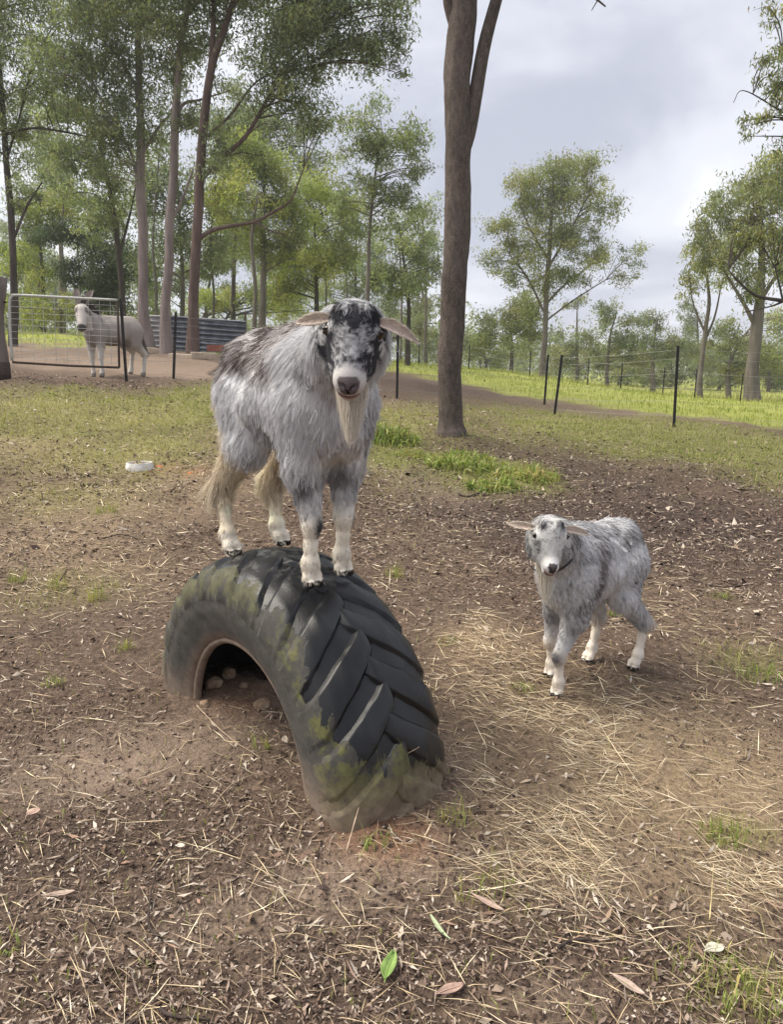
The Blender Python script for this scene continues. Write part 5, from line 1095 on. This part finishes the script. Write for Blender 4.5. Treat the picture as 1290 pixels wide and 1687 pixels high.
    FSL = ['far scrub tree right of the round crowned gum', 'far scrub tree behind the stem of the round crowned gum', 'far scrub tree just right of the tall bare trunk', 'far scrub tree behind the right fence picket', 'far scrub tree behind the slim forked gum', 'far scrub tree behind the thick far right trunk', 'far scrub tree just left of the tall bare trunk', 'far scrub tree at the right edge of the paddock', 'far scrub tree behind the goat forehead', 'far scrub tree behind the goat shoulder', 'far scrub tree behind the goat rump', 'far scrub tree behind the iron wall', 'far scrub tree behind the pale trunks', 'far scrub tree behind the donkey head', 'far scrub tree seen through the gate mesh', 'far scrub tree behind the timber gate post', 'farthest scrub tree left of the round crowned gum', 'farthest scrub tree right of the leaning pickets', 'farthest scrub tree midway along the bright paddock', 'farthest scrub tree left of the thick right trunk', 'farthest scrub tree under the drooping olive crown']
    protos = []
    for q, (px, y) in enumerate(FS):
        x = (px - CX) / F_PX * y; py = 600 + (CAM_H - terrain0(np.array([[x, y]]))[0]) * F_PX / y
        s = 42 * 72 / y; tp_ = py - s * rng.uniform(1.3, 1.9); sp = rng.uniform(.9, 1.3)
        if len(protos) < 6:
            protos.append(tree(FSL[q], y, [(px, py + 2, 6), (px + 2, py - s * .5, 4), (px, tp_, 2)], [(px, tp_ + s * .3, s * .7 * sp, s * .5), (px - s * .6, tp_ + s * .7, s * .7, s * .45), (px + s * .6, tp_ + s * .75, s * .75, s * .45), (px, py - s * .25, s * .95, s * .35)], 'bark_far', 'hazy', leaf=.30, dens=1.25, seed=120 + q, group='far belt of scrub trees', name='scrub_tree', sub=1.0))
        else:
            src = protos[q % 6]; o = src.copy(); COL.objects.link(o); o.location = (x, y, terrain(np.array([[x, y]]))[0]); o.rotation_euler = (0, 0, rng.uniform(0, 6.28)); k_ = rng.uniform(.85, 1.25); o.scale = (k_ * rng.uniform(.9, 1.2), k_, k_ * rng.uniform(.85, 1.2)); o['label'] = FSL[q]
            for ch in src.children:
                c_ = ch.copy(); COL.objects.link(c_); c_.parent = o
    # the unbroken bush line far behind, one mass
    r_ = np.random.default_rng(77); n_ = 46000; px_ = r_.uniform(-80, 1400, n_); y_ = r_.uniform(66, 104, n_); x_ = (px_ - CX) / F_PX * y_; g_ = terrain0(np.stack([x_, y_], 1))
    P_n = np.stack([x_, y_, x_ * 0], 1); top_ = 1.2 + 6.2 * fbm(P_n * [.16, .12, 1], 3, 88) ** 1.6 * 1.6; h_ = top_ * r_.random(n_) ** .75; ok = fbm(np.stack([x_ * .5, y_ * .3, h_ * .6], 1), 2, 91) > .40
    C_ = np.stack([x_, y_, g_ + h_], 1)[ok]; cl_ = np.array(GREENS['hazy'])[r_.integers(0, 4, len(C_))] * (.7 + .6 * fbm(C_ * .4, 2, 93))[:, None] * r_.uniform(.75, 1.25, (len(C_), 1)); V_, F_, c4 = leaves_mesh(C_, .46, cl_, r_, .5, .34)
    tag(mesh_np('far_bushland', V_, F_, M['leaf'], None, {'col': c4}), 'hazy unbroken bush line far beyond the paddock', 'bushland', kind='stuff')

# ------------------------------------------------------------------ small things on the ground
def clump(name, label, px, py, n, rad, h, pal, seed, group='green weed clumps', cat='weeds', w=(.006, .012), lean=.55, sx=1.6):
    global rng
    c = on_ground(px, py); keep = rng; rng = np.random.default_rng(seed)
    rr = np.sqrt(rng.random(n)) * rad; a = rng.uniform(0, 2 * math.pi, n); off = np.stack([np.cos(a) * rr * sx, np.sin(a) * rr], 1)
    hh = h * rng.lognormal(0, .35, n) * (1.1 - .6 * rr / rad)
    cols = pick(pal, n) * (1 + .15 * rng.normal(size=(n, 3)) * .5)
    z = terrain(off + c[:2]) - .01
    o = blades(name, off, hh, rng.uniform(*w, n), np.clip(cols, .01, .6), lean, z=z - c[2]); o.location = tuple(c); tag(o, label, cat, group); rng = keep
    return o
LIME = [(.21, .27, .065), (.27, .33, .085), (.33, .37, .12), (.17, .22, .055), (.40, .40, .18)]; YEL = [(.30, .34, .10), (.36, .37, .13), (.26, .31, .08), (.42, .38, .17)]
for q, (px, py, n, rad, h, pal, lb) in enumerate([(627, 722, 700, .32, .17, LIME, 'bright green weed clump close behind the goat chest'), (735, 772, 260, .15, .15, LIME, 'small lime green weed clump below the tall trunk'), (790, 778, 420, .24, .14, LIME, 'leafy lime weed clump in the middle of the row below the trunk'),
        (812, 806, 330, .18, .13, LIME, 'nearest lime weed clump of the row below the trunk'), (862, 790, 520, .26, .12, YEL, 'yellow green grass clump at the right end of the weed row'), (685, 750, 350, .16, .10, YEL, 'thin pale weed clump left of the tall trunk'), (775, 752, 350, .2, .09, LIME, 'low weed clump directly under the tall trunk')]):
    clump('weed_clump', lb, px, py, n, rad, h, pal, 300 + q, w=(.014, .034), lean=.8)
for q, (px, py, n, rad, h, pal, lb) in enumerate([(618, 1405, 14, .025, .13, LIME, 'thin green grass sprout at the near foot of the tyre'), (428, 1240, 22, .03, .10, YEL, 'small grass sprout on the soil under the arch'), (540, 1290, 14, .02, .07, YEL, 'tiny grass sprout inside the near foot of the tyre'), (160, 985, 60, .05, .13, YEL, 'tall yellow grass tuft left of the tyre'), (95, 965, 50, .05, .12, YEL, 'grass tuft at the left edge level with the hooves'), (650, 955, 60, .06, .11, YEL, 'grass tuft just right of the tyre crown'),
        (752, 1360, 45, .05, .09, YEL, 'grass tuft right of the near foot of the tyre'), (800, 1475, 50, .07, .08, YEL, 'sparse grass tuft on the soil below the straw'), (1190, 1380, 80, .06, .07, LIME, 'green grass tuft at the right edge of the straw'), (1250, 1110, 90, .09, .08, LIME, 'green grass tuft right of the small goat'), (205, 1075, 35, .04, .08, YEL, 'small grass tuft left of the tyre sidewall'), (865, 1135, 50, .05, .06, YEL, 'small grass tuft left of the small goat hooves'),
        (1010, 1010, 40, .04, .06, LIME, 'small green sprout behind the small goat belly'), (1190, 990, 50, .05, .06, LIME, 'small green sprout behind the small goat tail'), (735, 1060, 40, .05, .06, YEL, 'short grass tuft right of the tyre tread'), (90, 1135, 40, .04, .07, LIME, 'green sprout on the soil at the left edge'), (1175, 1600, 60, .08, .06, YEL, 'matted grass tuft in the lower right corner'), (1245, 1650, 80, .09, .07, YEL, 'thick grass tuft at the lower right edge'), (15, 1560, 25, .03, .05, LIME, 'tiny green weed at the lower left edge'),
        (30, 955, 60, .05, .11, YEL, 'grass tuft at the far left edge beside the litter'), (175, 850, 90, .08, .10, YEL, 'yellow grass tuft below the white bowl')]):
    clump('grass_tuft', lb, px, py, n, rad, h, pal, 340 + q, 'grass tufts on the soil', 'grass tuft', (.0028, .005), .5, 1.3)

def leaf_thing(name, label, px, py, L, W, az, col, mat=None, curl=.3, pitch=.0, cat='leaf', group='single fallen leaves'):
    c = on_ground(px, py, .012); s = np.linspace(0, 1, 13); V = []
    for t in s:
        w = W * math.sin(math.pi * min(1, t * .96 + .02)) ** .8
        for u in (-1, -.5, 0, .5, 1): V.append(((t - .5) * L, u * w + .15 * W * math.sin(t * 5), curl * W * (u * u) + curl * L * .25 * (t - .5) ** 2 * 4 * .5 + .006))
    V = np.array(V); i = np.arange(12)[:, None] * 5; j = np.arange(4)[None]; F = np.stack([i + j, i + 5 + j, i + 6 + j, i + 1 + j], -1).reshape(-1, 4)
    m = plain(name + '_skin', tuple(x * .75 for x in col), .6, .3, 0, .7, 60, tuple(min(.8, x * 1.25) for x in col))
    o = mesh_np(name, V, F, m, None, None, True); md = o.modifiers.new('skin', 'SOLIDIFY'); md.thickness = .0012
    mb = MB(); mb.tube([((t - .5) * L, .15 * W * math.sin(t * 5), curl * L * .25 * (t - .5) ** 2 * 2 + .0075) for t in np.linspace(-.12, .97, 10)], np.linspace(.0013, .0005, 10), 5); mb.build('midrib', plain(name + '_rib', tuple(min(.8, x * 1.4) for x in col), .6), o)
    o.location = tuple(c); o.rotation_euler = (.1, pitch, az); tag(o, label, cat, group); return o
leaf_thing('green_leaf', 'fresh curled green leaf lying at the bottom of the picture', 640, 1602, .085, .016, 1.35, (.20, .30, .085), curl=.6)
leaf_thing('gum_leaf', 'slim pale green gum leaf on the soil above the green leaf', 722, 1535, .085, .006, 2.05, (.36, .42, .26), curl=.3)
for px, py, L, W, az, col, lb in ((742, 1640, .065, .012, .45, (.34, .235, .19), 'pinkish brown gum leaf at the bottom beside the green leaf'), (1035, 1638, .075, .010, -.75, (.40, .31, .26), 'long pinkish gum leaf lower right on bare soil'), (805, 1500, .09, .008, -.65, (.38, .28, .23), 'slender dull leaf on the soil under the tyre foot'), (55, 1343, .045, .015, 1.1, (.44, .31, .25), 'small pale pink leaf at the left edge of the soil'), (1175, 1580, .05, .014, .3, (.52, .49, .40), 'crumpled whitish leaf by the lower right grass'), (298, 1400, .025, .008, .1, (.62, .55, .47), 'tiny cream leaf chip left of the tyre foot'), (470, 1235, .05, .012, 1.9, (.45, .38, .31), 'pale leaf under the arch of the tyre'), (100, 1480, .075, .008, .25, (.40, .31, .25), 'long thin tan leaf on the left soil'), (1245, 1015, .05, .012, .8, (.55, .49, .40), 'pale curled leaf right of the small goat')):
    leaf_thing('dry_leaf', lb, px, py, L, W, az, col)
def stick(label, pts, r0, col=(.07, .05, .042)):
    P = np.array([on_ground(px, py, .012 + (q[0] if q else 0)) for px, py, *q in pts]); c = P[0].copy(); bp = bez(np.concatenate([P - c, np.linspace(r0, r0 * .45, len(P))[:, None]], 1), 18)
    bp[:, :3] += (np.stack([vnoise(bp[:, :3] * 40 + 9, s) for s in (1, 2, 3)], 1) - .5) * r0 * 1.5
    o = MB().tube(bp[:, :3], bp[:, 3], 7).build('stick', plain('stick_bark', tuple(x * .7 for x in col), .9, .15, 0, 1.2, 50), None, True); o.location = tuple(c); tag(o, label, 'stick', 'fallen sticks')
DK = (.055, .042, .037); TN = (.38, .29, .21)
stick('dark bent twig lying on the lower left soil', [(262, 1548), (245, 1525), (247, 1490), (258, 1432)], .004, DK)
stick('thick dark twig at the very bottom edge left of centre', [(262, 1668), (300, 1678), (345, 1686)], .005, DK)
stick('crooked dark twig on bare soil lower right', [(918, 1577), (945, 1560), (985, 1556)], .0055, DK)
stick('long pale straw stem under the arch', [(325, 1180), (370, 1218), (430, 1262)], .0022, TN)
stick('pale straw stem lying left of the tyre foot', [(350, 1345), (385, 1305), (440, 1285)], .0020, TN)
stick('upright dry stem leaning on the near foot of the tyre', [(570, 1420), (590, 1380, .05), (612, 1356, .12), (690, 1332, .17)], .0022, TN)
stick('pale twig on the soil right of the thin leaf', [(1035, 1575), (1070, 1553), (1100, 1541)], .0024, TN)
stick('upright pale straw at the lower right', [(1168, 1525), (1170, 1495, .03), (1172, 1465, .07)], .002, (.45, .36, .2))
stick('dark stick across the litter left of the tyre', [(168, 893), (200, 890), (235, 893)], .006, DK)
stick('short dark stick lying behind the small goat belly', [(905, 1030), (960, 1034), (1035, 1026)], .005, DK)
stick('dark stick above the small goat back at the right', [(1135, 960), (1180, 972), (1240, 968)], .006, DK)
stick('dead branch piece on the dark soil under the trunk', [(755, 812), (775, 815), (795, 809)], .012, DK)

# white plastic bowl rim half sunk in the soil
c = on_ground(230, 770, -.055); R0 = .125; th = np.linspace(0, 2 * math.pi, 41)[:-1]
M['bowl'] = plain('scuffed_white_plastic', (.46, .43, .40), .6, .3, 0, .5, 16, (.76, .74, .71))
bw = empty('feed_bowl', tuple(c)); tag(bw, 'scuffed white plastic bowl half sunk in the soil behind the tyre', 'bowl')
pr = [(.150, -.03), (.143, .03), (.133, .075), (.128, .083), (.119, .080), (.117, .07), (.128, .03), (.130, -.03)]; V = np.array([(math.cos(a) * r, math.sin(a) * r, z) for a in th for r, z in pr]); m = len(pr); i = np.arange(40)[:, None] * m; i2 = ((np.arange(40) + 1) % 40)[:, None] * m; j = np.arange(m - 1)[None]
mesh_np('side', V, np.stack([i + j, i2 + j, i2 + j + 1, i + j + 1], -1).reshape(-1, 4), M['bowl'], bw, None, True)
MB().tube(np.array([(math.cos(a) * .125, math.sin(a) * .125, .08) for a in np.linspace(0, 2 * math.pi, 41)]), .0075, 7, False).build('rim', M['bowl'], bw, True)
# spilt ochre crumbs
for q, (px, py, s, lb) in enumerate([(262, 768, .03, 'orange clay lump beside the white bowl'), (247, 775, .018, 'small orange clay crumb in front of the bowl'), (312, 784, .022, 'orange clay lump furthest from the bowl')]):
    p = on_ground(px, py); M.setdefault('clay', plain('orange_clay', (.30, .11, .05), .9, .1, 0, .8, 20)); o = stone(tuple(p), (s * 1.6, s, s * .5), 20 + q, lb, 'clay', 'clay_lump'); o['category'] = 'clay'; o['group'] = 'clay lumps by the bowl'
# the small goat's collar
if 'goat' not in SKIP:
    nb = H2(.055, 0, -.085); g = np.array([.17, 0, .69]) * .84; ax = unit(unit(nb - g) + np.array([0, 0, .55])); c0 = np.array([.30, 0, .75]) * .84 * .55 + nb * .45 + np.array([.0, 0, -.035]); s1 = unit(np.cross(ax, [0, 0, 1.0])); s2 = np.cross(s1, ax)
    th = np.linspace(0, 2 * math.pi, 49); V = []
    for a in th[:-1]:
        for dr, dx in ((0, -.005), (.003, -.005), (.003, .005), (0, .005)): V.append(c0 + ax * dx + (s1 * math.cos(a) * (.098 + dr) + s2 * math.sin(a) * (.112 + dr)))
    i = np.arange(48)[:, None] * 4; i2 = ((np.arange(48) + 1) % 48)[:, None] * 4; j = np.arange(4)[None]; k = (j + 1) % 4
    mesh_np('collar', np.array(V), np.stack([i + j, i2 + j, i2 + k, i + k], -1).reshape(-1, 4), M['collar'], g2, None, True)

# ------------------------------------------------------------------ humid air between the trees
if 'haze' not in SKIP:
    hz = MB().box((0, 55, 13.0), (175.5, 235.5, 18.5)).build('haze', None); tag(hz, kind='stuff', label='thin humid haze hanging over the whole paddock', cat='haze')
    hm = bpy.data.materials.new('humid_air'); hm.use_nodes = True; nt = hm.node_tree; nt.nodes.clear(); out = nt.nodes.new('ShaderNodeOutputMaterial')
    pv = nt.nodes.new('ShaderNodeVolumePrincipled'); pv.inputs['Color'].default_value = (.93, .95, 1, 1); pv.inputs['Density'].default_value = .0010; pv.inputs['Anisotropy'].default_value = .2
    nt.links.new(pv.outputs[0], out.inputs['Volume']); hz.data.materials.append(hm)
    scene.cycles.volume_bounces = 0; scene.cycles.volume_step_rate = 10
